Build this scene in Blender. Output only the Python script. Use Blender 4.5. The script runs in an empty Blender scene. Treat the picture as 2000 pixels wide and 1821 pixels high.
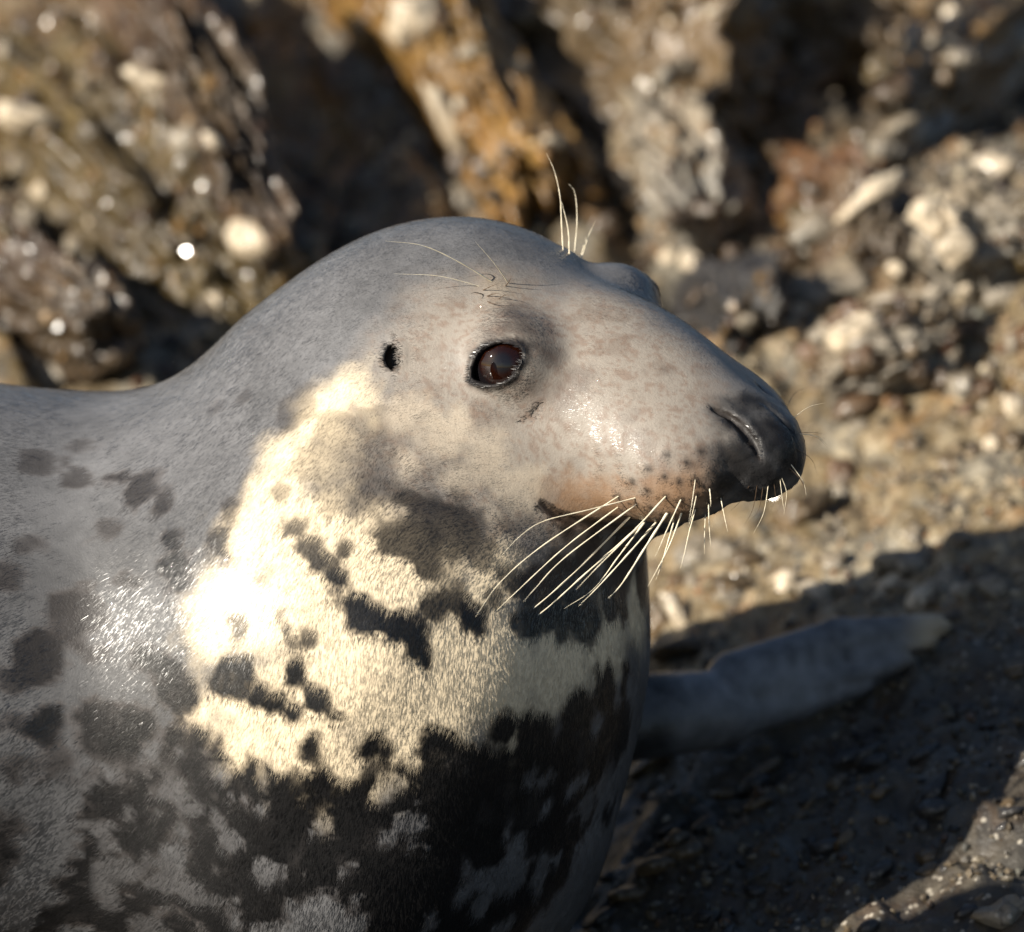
import bpy, bmesh, math, random
import numpy as np
from mathutils import Vector, Matrix

sc = bpy.context.scene
# ------------------------------------------------------------------ camera, sky, sun, exposure
PITCH = math.radians(15.0)
DIST = 4.0                       # metres from the lens to the plane of the head
Z0 = 0.29                        # height of the picture centre above the ground under the chest
CP, SP = math.cos(PITCH), math.sin(PITCH)
RIGHT = np.array([1.0, 0.0, 0.0]); UP = np.array([0.0, SP, CP]); FWD = np.array([0.0, CP, -SP])

def to_world(q):
    """camera-aligned centimetres (right, up, away) -> world metres"""
    q = np.asarray(q, float)
    return 0.01 * (q[..., :1] * RIGHT + q[..., 1:2] * UP + q[..., 2:3] * FWD) + np.array([0, 0, Z0])

def dir_world(q):
    q = np.asarray(q, float)
    return q[..., :1] * RIGHT + q[..., 1:2] * UP + q[..., 2:3] * FWD

def P(px, py, w):
    """a photo pixel at a given depth (cm) behind the plane of the head"""
    s = 1.0 + w / (DIST * 100.0)
    return np.array([(px - 1000.0) / 40.0 * s, (910.5 - py) / 40.0 * s, w], float)

cam_d = bpy.data.cameras.new('camera'); cam = bpy.data.objects.new('camera', cam_d)
sc.collection.objects.link(cam); sc.camera = cam
cam.location = Vector(to_world(np.array([0, 0, -DIST * 100.0])))
cam.rotation_euler = (math.pi / 2 - PITCH, 0, 0)
cam_d.sensor_width = 36.0; cam_d.sensor_fit = 'HORIZONTAL'
cam_d.lens = 36.0 * DIST / 0.50
cam_d.clip_start = 0.1; cam_d.clip_end = 200.0
cam_d.dof.use_dof = True; cam_d.dof.focus_distance = DIST - 0.045; cam_d.dof.aperture_fstop = 6.0

SUN = np.array([-0.73, 0.31, -0.61]); SUN /= np.linalg.norm(SUN)      # towards the sun, camera-aligned
SUNW = dir_world(SUN)
elev = math.asin(SUNW[2]); azim = math.atan2(SUNW[0], SUNW[1])
world = bpy.data.worlds.new('World'); sc.world = world; world.use_nodes = True
nt = world.node_tree; nt.nodes.clear()
wo = nt.nodes.new('ShaderNodeOutputWorld'); bg = nt.nodes.new('ShaderNodeBackground'); sky = nt.nodes.new('ShaderNodeTexSky')
sky.sky_type = 'NISHITA'; sky.sun_disc = False; sky.sun_elevation = elev; sky.sun_rotation = azim
bg.inputs['Strength'].default_value = 0.052
nt.links.new(sky.outputs[0], bg.inputs[0]); nt.links.new(bg.outputs[0], wo.inputs[0])
sun_d = bpy.data.lights.new('sun', 'SUN'); sun = bpy.data.objects.new('sun', sun_d); sc.collection.objects.link(sun)
sun_d.energy = 5.0; sun_d.angle = math.radians(0.53); sun_d.color = (1.0, 0.925, 0.81)
sun.rotation_euler = Vector(SUNW).to_track_quat('Z', 'Y').to_euler()
sc.view_settings.view_transform = 'Standard'; sc.view_settings.look = 'None'
sc.view_settings.exposure = 0.8; sc.view_settings.gamma = 1.0
sc.cycles.use_denoising = True
sc.cycles.max_bounces = 6

rng = np.random.default_rng(7)
# ------------------------------------------------------------------ helpers
def hash3(ix, iy, iz, seed):
    h = (ix.astype(np.int64) * 374761393 + iy.astype(np.int64) * 668265263 + iz.astype(np.int64) * 2147483647 + seed * 1274126177) & 0xFFFFFFFF
    h = ((h ^ (h >> 13)) * 1274126177) & 0xFFFFFFFF
    h = ((h ^ (h >> 16)) * 2246822519) & 0xFFFFFFFF
    return ((h ^ (h >> 15)) & 0xFFFFFF) / float(0xFFFFFF)

def vnoise(p, scale, seed=0):
    q = np.asarray(p, float) / scale
    i = np.floor(q).astype(np.int64); f = q - i; f = f * f * (3 - 2 * f)
    r = 0
    for dx in (0, 1):
        wx = f[:, 0] if dx else 1 - f[:, 0]
        for dy in (0, 1):
            wy = f[:, 1] if dy else 1 - f[:, 1]
            for dz in (0, 1):
                wz = f[:, 2] if dz else 1 - f[:, 2]
                r = r + hash3(i[:, 0] + dx, i[:, 1] + dy, i[:, 2] + dz, seed) * wx * wy * wz
    return r * 2 - 1

def fbm(p, scale, octaves=4, seed=0, gain=0.5):
    a, r = 1.0, 0
    for o in range(octaves):
        r = r + a * vnoise(p, scale / 2 ** o, seed + 17 * o); a *= gain
    return r

def sstep(a, b, x):
    t = np.clip((x - a) / (b - a), 0, 1); return t * t * (3 - 2 * t)

def link(o, parent=None):
    sc.collection.objects.link(o)
    if parent is not None: o.parent = parent
    return o

def mesh_obj(name, verts, faces, mat, parent=None, smooth=True, attr=None):
    me = bpy.data.meshes.new(name)
    verts = np.asarray(verts, np.float32); faces = np.asarray(faces, np.int32)
    n = faces.shape[1]
    me.vertices.add(len(verts)); me.vertices.foreach_set('co', verts.ravel())
    me.loops.add(faces.size); me.loops.foreach_set('vertex_index', faces.ravel())
    me.polygons.add(len(faces))
    me.polygons.foreach_set('loop_start', np.arange(0, faces.size, n, dtype=np.int32))
    me.polygons.foreach_set('use_smooth', np.full(len(faces), smooth))
    me.update(calc_edges=True); me.validate()
    if attr is not None:
        for k, v in attr.items():
            ca = me.color_attributes.new(k, 'FLOAT_COLOR', 'POINT')
            rgba = np.ones((len(verts), 4), np.float32); rgba[:, :3] = v
            ca.data.foreach_set('color', rgba.ravel())
    me.materials.append(mat)
    return link(bpy.data.objects.new(name, me), parent)

def tag(o, label, cat, group=None, kind=None):
    o['label'] = label; o['category'] = cat
    if group: o['group'] = group
    if kind: o['kind'] = kind
    return o

class Mat:
    """small helper to write node materials"""
    def __init__(s, name):
        s.m = bpy.data.materials.new(name); s.m.use_nodes = True
        s.t = s.m.node_tree; s.t.nodes.clear()
        s.out = s.n('ShaderNodeOutputMaterial'); s.b = s.n('ShaderNodeBsdfPrincipled')
        s.t.links.new(s.b.outputs[0], s.out.inputs[0])
    def n(s, typ, **kw):
        d = s.t.nodes.new(typ)
        for k, v in kw.items(): setattr(d, k, v)
        return d
    def put(s, sock, v):
        if isinstance(v, bpy.types.NodeSocket): s.t.links.new(v, sock)
        else: sock.default_value = v
    def set(s, **kw):
        for k, v in kw.items(): s.put(s.b.inputs[k.replace('_', ' ')], v)
    def coord(s, scale=(1, 1, 1), rot=(0, 0, 0)):
        c = s.n('ShaderNodeTexCoord'); m = s.n('ShaderNodeMapping')
        m.inputs['Scale'].default_value = scale; m.inputs['Rotation'].default_value = rot
        s.t.links.new(c.outputs['Object'], m.inputs['Vector']); return m.outputs[0]
    def noise(s, vec, scale, detail=4, rough=0.55, dist=0.0):
        d = s.n('ShaderNodeTexNoise'); d.inputs['Scale'].default_value = scale
        d.inputs['Detail'].default_value = detail; d.inputs['Roughness'].default_value = rough
        d.inputs['Distortion'].default_value = dist
        s.t.links.new(vec, d.inputs['Vector']); return d.outputs['Fac']
    def voro(s, vec, scale, feature='F1', out='Distance'):
        d = s.n('ShaderNodeTexVoronoi', feature=feature); d.inputs['Scale'].default_value = scale
        s.t.links.new(vec, d.inputs['Vector']); return d.outputs[out]
    def ramp(s, fac, stops):
        d = s.n('ShaderNodeValToRGB'); e = d.color_ramp.elements
        while len(e) < len(stops): e.new(0.5)
        for el, (p, c) in zip(e, stops):
            el.position = p; el.color = (*c, 1) if len(c) == 3 else c
        s.put(d.inputs[0], fac); return d.outputs[0]
    def mix(s, fac, a, b, blend='MIX'):
        d = s.n('ShaderNodeMix', data_type='RGBA', blend_type=blend)
        for sock, v in ((d.inputs[0], fac), (d.inputs[6], a), (d.inputs[7], b)):
            if not isinstance(v, bpy.types.NodeSocket) and not isinstance(v, (int, float)): v = (*v, 1)
            s.put(sock, v)
        return d.outputs[2]
    def math(s, op, a, b=0.0):
        d = s.n('ShaderNodeMath', operation=op); s.put(d.inputs[0], a); s.put(d.inputs[1], b); return d.outputs[0]
    def bump(s, h, strength=0.5, distance=0.002, normal=None):
        d = s.n('ShaderNodeBump'); d.inputs['Strength'].default_value = strength; d.inputs['Distance'].default_value = distance
        s.t.links.new(h, d.inputs['Height'])
        if normal is not None: s.t.links.new(normal, d.inputs['Normal'])
        return d.outputs[0]

# ------------------------------------------------------------------ the ground and the rocky bank
def vcurve(pts):
    w = np.array([a for a, b in pts], float); v = np.array([(910.5 - b) / 40.0 * (1 + a / (DIST * 100)) for a, b in pts])
    return lambda x: np.where(x < w[0], v[0] + (x - w[0]) * 0.268, np.interp(x, w, v))
PROF_R = vcurve([(-60, 2900), (-25, 2420), (6, 1960), (27, 1480), (46, 1100), (64, 700), (82, 420), (105, 0), (150, -700), (320, -2200), (1500, -2600)])
PROF_L = vcurve([(-60, 2790), (-5, 2200), (38, 1740), (50, 1300), (62, 780), (80, 420), (105, 0), (150, -700), (320, -2200), (1500, -2600)])
def st(a, b, x):
    t = np.clip((x - a) / (b - a), 0, 1); return t * t * (3 - 2 * t)
def terrain(u, w):
    """height (camera-aligned cm) of the ground above a point"""
    s = np.maximum(1 + w / (DIST * 100), 0.5); px = u / s * 40 + 1000
    b = st(950, 1350, px)
    v = PROF_L(w) * (1 - b) + PROF_R(w) * b
    v = v + 0.36 / 40 * s * np.clip(px - 1300, 0, 1300) * b * (1 - st(60, 105, w)) * st(-10, 20, w)
    q = np.stack([u, np.zeros_like(u), w], 1)
    wall = st(48, 66, w); right = b * (1 - wall * 0.5)
    c = (u * 0.86 + w * 0.50 + 2.5 * vnoise(q, 14, 5)) / 7.5
    saw = (c - np.floor(c)); saw = np.where(saw < 0.75, saw / 0.75, (1 - saw) / 0.25)
    v = v + (saw - 0.5) * 3.2 * wall * (1 - 0.55 * b)
    v = v + fbm(q, 12, 3, 2) * (0.6 + 1.8 * wall)
    rid = 1 - np.abs(fbm(q * A3([1.0, 1, 1.5]), 4.0, 3, 4))
    v = v + (rid - 0.6) * (0.55 + 0.9 * wall)
    v = v + fbm(q, 2.6, 3, 8, 0.6) * (0.55 * b + 0.2 + 0.25 * wall)
    return v
A3 = lambda x: np.array(x, float)
def lines(core, far0, far1, grow=1.28):
    lo, hi, st_ = core; c = list(np.arange(lo, hi + 1e-6, st_)); s = st_
    while c[-1] < far1: s = s * grow; c.append(c[-1] + s)
    s = st_
    while c[0] > far0: s = s * grow; c.insert(0, c[0] - s)
    return np.array(c)
TU = lines((-34, 40, 0.26), -1500, 1500); TW = lines((-6, 112, 0.30), -1200, 1500)
gu, gw = np.meshgrid(TU, TW, indexing='ij'); gu, gw = gu.ravel(), gw.ravel()
gv = terrain(gu, gw)
TV = gv.reshape(len(TU), len(TW))
qq = np.stack([gu, gv, gw], 1)
_n = fbm(qq, 9, 3, 51); _m = fbm(qq, 2.2, 3, 52); _f = fbm(qq, 0.7, 2, 53)
tint = np.tile(A3([0.22, 0.168, 0.092]), (len(gu), 1))
def tl(c, t):
    global tint
    tint = tint + (A3(c) - tint) * np.clip(t, 0, 1)[:, None]
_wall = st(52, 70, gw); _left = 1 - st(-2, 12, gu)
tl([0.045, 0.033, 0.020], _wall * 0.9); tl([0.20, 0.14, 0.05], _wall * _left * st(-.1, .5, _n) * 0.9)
tl([0.27, 0.26, 0.225], st(.1, .6, _m) * 0.7); tl([0.30, 0.17, 0.07], st(.25, .7, -_m) * 0.55)
tl([0.46, 0.40, 0.29], st(.25, .7, _f) * 0.7 * (1 - _wall * .6)); tl([0.06, 0.055, 0.045], st(.2, .7, -_f) * 0.7)
tl([0.020, 0.020, 0.022], 0.8 * (1 - st(24, 34, gw)))  # near ground darkened: the foreground shadow painted into its colour
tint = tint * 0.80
iu = np.arange(len(TU) - 1)[:, None] * len(TW); iw = np.arange(len(TW) - 1)[None, :]
a0 = (iu + iw).ravel(); L_ = len(TW)
tf = np.stack([a0, a0 + 1, a0 + L_ + 1, a0 + L_], 1)[:, ::-1]

def rock_mat(name, cols, rough=(0.35, 0.7), speck=0.25, attr=None, scale=22.0, bump=0.7, gain=0.66, cracks=0.55):
    if cols: cols = [tuple(x * gain for x in c) for c in cols]
    m = Mat(name); v = m.coord()
    n1 = m.noise(v, scale, 6, 0.62, 0.4); n2 = m.noise(v, scale * 4.5, 5, 0.6); n3 = m.noise(v, scale * 0.35, 3, 0.5)
    if attr:
        base = m.n('ShaderNodeAttribute', attribute_name=attr).outputs['Color']
        base = m.mix(m.ramp(n1, [(0.3, (0, 0, 0)), (0.7, (1, 1, 1))]), m.mix(1.0, base, (0.62, 0.58, 0.52), 'MULTIPLY'), m.mix(1.0, base, (1.25, 1.2, 1.1), 'MULTIPLY'))
    else:
        base = m.ramp(n1, [(0.28, cols[0]), (0.48, cols[1]), (0.66, cols[2])])
        base = m.mix(m.ramp(n3, [(0.4, (0, 0, 0)), (0.65, (1, 1, 1))]), base, cols[3])
    crack = m.voro(v, scale * 2.2, 'DISTANCE_TO_EDGE')
    base = m.mix(m.ramp(crack, [(0.0, (cracks,) * 3), (0.06, (0, 0, 0))]), base, (0.02, 0.018, 0.015))
    sp = m.voro(v, 150.0); spm = m.ramp(sp, [(0.18, (1, 1, 1)), (0.26, (0, 0, 0))])
    patch = m.ramp(m.noise(v, 14, 3), [(0.48, (0, 0, 0)), (0.62, (speck, speck, speck))])
    base = m.mix(m.mix(1.0, spm, patch, 'MULTIPLY'), base, (0.62, 0.56, 0.46))
    h = m.math('ADD', m.math('MULTIPLY', n2, 0.6), m.math('ADD', m.math('MULTIPLY', n1, 0.9), m.math('MULTIPLY', spm, 0.08)))
    rg = m.ramp(n2, [(0.35, (rough[0],) * 3), (0.65, (rough[1],) * 3)])
    m.set(Base_Color=base, Roughness=rg, Normal=m.bump(h, bump, 0.006))
    m.b.inputs['Specular IOR Level'].default_value = 0.5
    m.set(Coat_Weight=0.25, Coat_Roughness=0.12)
    return m.m
GROUND_M = rock_mat('gravelly_ground', None, (0.4, 0.8), 0.5, 'tint', 30.0, cracks=0.0)
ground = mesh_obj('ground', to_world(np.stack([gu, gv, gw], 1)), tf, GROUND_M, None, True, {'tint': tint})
ground['kind'] = 'structure'

M_OCHRE = rock_mat('ochre_rock', [(0.07, 0.032, 0.008), (0.20, 0.10, 0.022), (0.34, 0.21, 0.07), (0.15, 0.085, 0.022)], (0.22, 0.55), 0.15, gain=1.0)
M_OLIVE = rock_mat('olive_rock', [(0.030, 0.022, 0.009), (0.105, 0.070, 0.022), (0.24, 0.17, 0.06), (0.075, 0.050, 0.018)], (0.25, 0.6), 0.25, gain=0.72)
M_GREY = rock_mat('grey_rock', [(0.045, 0.035, 0.021), (0.15, 0.115, 0.070), (0.30, 0.235, 0.15), (0.19, 0.115, 0.045)], (0.25, 0.6), 0.3, gain=0.58)
M_BROWN = rock_mat('brown_rock', [(0.03, 0.018, 0.010), (0.095, 0.055, 0.028), (0.22, 0.14, 0.08), (0.08, 0.055, 0.032)], (0.22, 0.55), 0.25, gain=0.66)
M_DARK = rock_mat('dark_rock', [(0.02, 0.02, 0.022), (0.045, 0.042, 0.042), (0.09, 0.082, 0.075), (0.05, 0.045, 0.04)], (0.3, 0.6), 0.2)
M_PALE = rock_mat('pale_stone', [(0.40, 0.32, 0.21), (0.58, 0.50, 0.38), (0.72, 0.66, 0.54), (0.55, 0.44, 0.30)], (0.3, 0.6), 0.1, gain=0.9)
M_TAN = rock_mat('tan_stone', [(0.16, 0.12, 0.07), (0.32, 0.25, 0.16), (0.46, 0.38, 0.26), (0.30, 0.27, 0.22)], (0.35, 0.7), 0.5)
M_RUST = rock_mat('rust_stone', [(0.06, 0.026, 0.010), (0.17, 0.075, 0.026), (0.30, 0.18, 0.09), (0.12, 0.085, 0.05)], (0.3, 0.6), 0.3)

def hit(px, py):
    """where the line of sight through a photo pixel meets the ground (camera-aligned cm)"""
    ws = np.arange(-8, 140, 0.25); s = 1 + ws / (DIST * 100)
    u = (px - 1000) / 40 * s; v = (910.5 - py) / 40 * s
    g = terrain(u, ws); k = np.argmax(g >= v)
    return np.array([u[k], v[k], ws[k]])
from mathutils.bvhtree import BVHTree
BVHS = []
def add_bvh(o):
    n = len(o.data.vertices); co = np.empty(n * 3, np.float32); o.data.vertices.foreach_get('co', co)
    co = co.reshape(-1, 3) + np.array(o.location)
    BVHS.append(BVHTree.FromPolygons([Vector(c) for c in co], [tuple(p.vertices) for p in o.data.polygons]))
def cast(org, d):
    best = None
    for b in BVHS:
        h = b.ray_cast(org, d)
        if h[0] is not None and (best is None or h[3] < best[3]): best = h
    return best
def from_world(x):
    x = (np.asarray(x, float) - np.array([0, 0, Z0])) * 100.0
    return np.array([x @ RIGHT, x @ UP, x @ FWD])
def hit_rock(px, py):
    p0 = hit(px, py); d = p0 - np.array([0, 0, -DIST * 100.0])
    h = cast(cam.location.copy(), Vector(dir_world(d)).normalized())
    if h is None: return p0
    p1 = from_world(h[0]); return p1 if p1[2] < p0[2] else p0
_ico = {}
def ico(sub):
    if sub not in _ico:
        bm = bmesh.new(); bmesh.ops.create_icosphere(bm, subdivisions=sub, radius=1.0)
        v = np.array([x.co[:] for x in bm.verts]); f = np.array([[y.index for y in x.verts] for x in bm.faces]); bm.free()
        _ico[sub] = (v, f)
    return _ico[sub]
def rock_shape(seed, sub=4, facets=11, rough=0.16, boxy=0.0):
    r = np.random.default_rng(seed); v, f = ico(sub); n = r.normal(size=(facets, 3)); n /= np.linalg.norm(n, axis=1, keepdims=True)
    if boxy: n = np.concatenate([n, np.eye(3), -np.eye(3)])
    h = r.uniform(0.72, 1.0, len(n))
    dots = np.maximum(v @ n.T, 1e-3); d = (h / dots)
    d = np.minimum(d.min(1), 1.25)
    p = v * d[:, None]
    p = p * (1 + rough * fbm(p + seed * 3.1, 0.9, 3, seed) + rough * 0.45 * fbm(p + seed, 0.22, 3, seed + 5))[:, None]
    if boxy:                                                   # layered beds along the length of a ridge, broken edges
        q = p * np.array([0.62, 1.0, 1.0]) + seed * 1.7
        p = p * (1 + 0.20 * (1 - 2 * np.abs(fbm(q, 0.45, 3, seed + 9))) * np.array([[0.1, 1, 1]]).repeat(len(p), 0).T).T
        p = p * (1 + 0.07 * fbm(p + seed, 0.10, 2, seed + 11))[:, None]
    return p, f
def rock_obj(name, centre, axes, radii, seed, mat, label, cat='rock', group=None, sub=4, rough=0.16, boxy=0.0):
    p, f = rock_shape(seed, sub, 11, rough, boxy)
    q = centre + (p * np.asarray(radii)) @ np.asarray(axes)
    org = to_world(centre); o = mesh_obj(name, to_world(q) - org, f, mat, None, True)
    o.location = Vector(org); return tag(o, label, cat, group)
OUT = np.array([-0.05, 0.62, -0.78])
def slab(a, b, width, thick, lift, seed, mat, label, out=OUT, sub=6, rough=0.15, name='rock_ridge'):
    pa, pb = hit(*a), hit(*b); x = pb - pa; ln = np.linalg.norm(x); x = x / ln
    z = np.asarray(out, float); z = z - x * z.dot(x); z /= np.linalg.norm(z); y = np.cross(z, x)
    c = 0.5 * (pa + pb) + z * lift
    o = rock_obj(name, c, [x, y, z], [ln * 0.56, width, thick], seed, mat, label, 'rock', None, sub, rough, 1.0)
    add_bvh(o); return o
def stone(px, py, rx, ry, seed, mat, label, ang=0.0, lift=0.3, cat='stone', group=None, name='stone', sub=3, rough=0.30, depth=None):
    c = hit_rock(px, py); s = 1 + c[2] / (DIST * 100); rx, ry = rx / 40 * s, ry / 40 * s; rz = depth / 40 if depth else 0.5 * (rx + ry)
    a = math.radians(ang); x = np.array([math.cos(a), math.sin(a), 0]); y = np.array([-math.sin(a), math.cos(a), 0]); z = np.array([0, 0, 1.0])
    c = c + np.array([0, 0.3, -0.75]) * lift * rz
    return rock_obj(name, c, [x, y, z], [rx, ry, rz], seed, mat, label, cat, group, sub, rough)
slab((255, 90), (560, 560), 2.6, 8.5, 4.0, 11, M_BROWN, 'narrow barnacled brown rock ridge running down behind the seal nape')
slab((30, 260), (520, 690), 4.8, 6.5, 2.2, 12, M_OLIVE, 'broad olive and gold rock ledge sloping down to the seal back')
slab((60, -60), (260, 260), 4.0, 6.0, 2.5, 13, M_GREY, 'speckled grey green rock ridge above the olive ledge')
slab((660, -120), (1050, 440), 3.6, 8.0, 3.5, 14, M_OCHRE, 'golden ochre rock ridge slanting down to the seal crown')
slab((1010, 60), (1480, 330), 8.0, 9.0, 1.5, 15, M_GREY, 'large grey brown boulder above the seal forehead', name='boulder')
slab((1560, 60), (1900, 160), 6.5, 8.0, 1.0, 16, M_GREY, 'lumpy grey brown boulder beside the grey slanting slab', name='boulder')
slab((1740, 300), (2080, 60), 2.4, 5.0, 2.0, 17, M_GREY, 'smooth grey slab of rock slanting up to the right', out=(-0.2, 0.7, -0.7), rough=0.08)
slab((1250, 300), (1420, 520), 3.5, 5.0, 1.5, 18, M_TAN, 'brown tan rock lying below the large grey brown boulder', name='boulder')
slab((-60, 560), (260, 720), 3.2, 4.5, 1.2, 19, M_BROWN, 'dark brown barnacled rock behind the seal back', name='boulder')
slab((1360, 640), (1520, 700), 2.6, 3.6, 0.4, 20, M_DARK, 'boulder darkened for shade just beyond the seal nose bridge', name='boulder')  # dark rock colour stands in for a shadowed hollow
slab((1560, 420), (1720, 520), 3.0, 4.0, 1.0, 21, M_RUST, 'rust stained brown rock with a white crest', name='boulder')
slab((1850, 540), (2060, 470), 3.0, 4.5, 1.6, 22, M_TAN, 'pale tan rock block with a deep shadow under it', name='boulder')
slab((1600, 760), (1900, 690), 2.6, 3.6, 0.6, 23, M_TAN, 'low barnacled rock hump on the sunlit gravel slope', name='boulder')
stone(290, 165, 26, 42, 31, M_PALE, 'egg shaped cream stone perched on the narrow brown ridge', 60)
stone(50, 230, 24, 50, 32, M_PALE, 'tall pinkish white stone standing at the top of the olive ledge', 75)
stone(500, 470, 30, 46, 33, M_PALE, 'bright white quartz stone at the foot of the brown ridge', 60)
stone(800, 45, 52, 44, 34, M_PALE, 'cream quartz knob on top of the golden ochre ridge', 20)
stone(875, 240, 20, 80, 35, M_PALE, 'long cream streak of quartz on the golden ochre ridge', 30)
stone(1690, 395, 70, 24, 36, M_PALE, 'white wedge shaped stone crowning the rusty rock', 40)
stone(1830, 430, 44, 34, 37, M_PALE, 'cream quartz stone beside the white wedge shaped stone', 20)
stone(1870, 490, 34, 40, 38, M_PALE, 'round cream stone against the pale tan rock block', 0)
stone(1950, 330, 40, 30, 39, M_PALE, 'pale green white stone above the tan rock block', 10)
stone(1650, 570, 62, 50, 40, M_TAN, 'rounded pale greenish stone below the rusty rock', 10)
stone(1560, 615, 36, 34, 41, M_PALE, 'cream stone at the edge of the boulder darkened for shade', 0)
stone(1305, 506, 20, 16, 42, M_PALE, 'small white pebble behind the far eye of the seal', 0)
stone(1350, 512, 24, 18, 43, M_PALE, 'small white pebble right of the far eye of the seal', 0)
stone(215, 690, 46, 30, 44, M_BROWN, 'rounded brown stone resting behind the seal back', 10)
stone(1330, 1210, 60, 18, 45, M_PALE, 'long cream stone lying beside the seal chest', -50)
stone(1320, 1270, 70, 24, 46, M_GREY, 'flat grey stone between the seal chest and flipper', 8)
stone(1960, 1790, 44, 30, 47, M_TAN, 'tan stone catching the sun in the shaded foreground', 5)
stone(1280, 1215, 34, 50, 48, M_GREY, 'grey stone pressed against the seal throat', 10)
R_ = np.random.default_rng(5)
MARKS = [(400, 320, 'the narrow brown ridge'), (270, 480, 'the olive ledge'), (160, 90, 'the speckled grey green ridge'), (860, 170, 'the golden ochre ridge'), (1240, 180, 'the large grey brown boulder'), (1730, 110, 'the lumpy grey brown boulder'), (1910, 180, 'the smooth grey slab'), (1330, 410, 'the brown tan rock'), (100, 640, 'the dark brown barnacled rock'), (1440, 660, 'the boulder darkened for shade'), (1640, 470, 'the rust stained rock'), (1950, 500, 'the pale tan block'), (1750, 725, 'the low barnacled hump'), (1330, 1230, 'the seal chest'), (1560, 1180, 'the seal flipper'), (1620, 940, 'the seal nose'), (1900, 1000, 'the lit slope edge'), (600, 300, 'the dark hollow'), (700, 60, 'the top of the golden ridge'), (1250, 1560, 'the seal chest'), (1600, 1480, 'the flipper wrist'), (1880, 1380, 'the flipper tip')]
def beside(x, y): return min(MARKS, key=lambda q: (q[0] - x) ** 2 + (q[1] - y) ** 2)[2]
def sized(r): return 'fair sized' if r > 24 else ('small' if r > 14 else 'tiny')
_kinds = [(M_TAN, 'tan barnacled stone', 'tan stones on the slope'), (M_GREY, 'plain grey stone', 'grey stones on the slope'), (M_RUST, 'rusty orange stone', 'rusty stones on the slope'), (M_PALE, 'cream pebble', 'cream pebbles on the slope')]
for i in range(90):
    x = R_.uniform(1280, 2020); y = R_.uniform(560, 1180)
    if y < 1060 and x < 1600 - (y - 560) * 0.2 and x < 1500: continue
    k = R_.choice(4, p=[.42, .28, .16, .14]); m, lb, gr = _kinds[k]; r = R_.uniform(11, 34)
    stone(x, y, r * R_.uniform(0.9, 1.7), r, 100 + i, m, f'{sized(r)} {lb} on the sunlit gravel by {beside(x, y)}', R_.uniform(-10, 60), 0.2, 'stone', gr, sub=3)
_kinds = [(M_BROWN, 'dark brown stone', 'brown stones on the bank'), (M_OLIVE, 'olive stone', 'olive stones on the bank'), (M_TAN, 'tan stone', 'tan stones on the bank'), (M_PALE, 'cream pebble', 'cream pebbles on the bank')]
for i in range(150):
    x = R_.uniform(-40, 2040); y = R_.uniform(-30, 740)
    if 430 < x < 880 and 120 < y < 500: continue
    if x > 600 and y > 480 and x < 1250: continue
    k = R_.choice(4, p=[.40, .22, .26, .12]); m, lb, gr = _kinds[k]; r = R_.uniform(9, 30) * (0.7 if k == 3 else 1)
    stone(x, y, r * R_.uniform(0.9, 1.8), r, 300 + i, m, f'{sized(r)} {lb} wedged on the bank by {beside(x, y)}', R_.uniform(-70, -30) if x < 1000 else R_.uniform(0, 60), 0.2, 'stone', gr, sub=3)
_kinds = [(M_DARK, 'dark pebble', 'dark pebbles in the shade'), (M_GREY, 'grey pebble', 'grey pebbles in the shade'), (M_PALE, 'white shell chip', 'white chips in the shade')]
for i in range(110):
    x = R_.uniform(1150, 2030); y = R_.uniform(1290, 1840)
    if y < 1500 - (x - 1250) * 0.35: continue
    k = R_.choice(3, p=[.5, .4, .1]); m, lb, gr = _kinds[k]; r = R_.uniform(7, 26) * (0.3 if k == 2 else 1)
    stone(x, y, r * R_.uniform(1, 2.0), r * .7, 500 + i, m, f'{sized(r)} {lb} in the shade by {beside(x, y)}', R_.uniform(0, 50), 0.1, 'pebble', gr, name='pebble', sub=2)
# gravel and shell grit too small to pick apart
def grit(name, n, xr, wr, rr, mat, seed, label):
    r = np.random.default_rng(seed); u = r.uniform(*xr, n); w = r.uniform(*wr, n); v = terrain(u, w)
    iv, if_ = ico(1); rad = rr[0] + (rr[1] - rr[0]) * r.random(n) ** 2.5
    sc_ = r.uniform(0.6, 1.4, (n, 1, 3)); nz = 1 + 0.22 * r.normal(size=(n, len(iv), 1))
    V = np.stack([u, v, w], 1)[:, None, :] + iv[None] * nz * sc_ * rad[:, None, None]
    F = if_[None] + (np.arange(n) * len(iv))[:, None, None]
    cols = np.array([[0.33, 0.26, 0.17], [0.20, 0.17, 0.13], [0.12, 0.08, 0.05], [0.55, 0.48, 0.36], [0.30, 0.16, 0.07], [0.24, 0.24, 0.21], [0.05, 0.045, 0.04]])
    c = cols[r.choice(7, n, p=[.3, .2, .14, .1, .06, .12, .08])] * r.uniform(0.55, 1.0, (n, 1)) * (1 - 0.6 * (1 - st(24, 34, w)))[:, None]  # nearer grit darkened as well, foreground shadow put into its tint
    C = np.repeat(c[:, None, :], len(iv), 1).reshape(-1, 3)
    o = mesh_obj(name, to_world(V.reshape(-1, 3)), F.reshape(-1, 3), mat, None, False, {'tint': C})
    tag(o, label, 'gravel', None, 'stuff'); return o
GRIT_M = rock_mat('grit', None, (0.3, 0.7), 0.1, 'tint', 60.0, 0.4)
grit('gravel', 6500, (6, 36), (8, 75), (0.08, 0.34), GRIT_M, 901, 'mixed tan and grey gravel covering the slope right of the seal')
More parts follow.
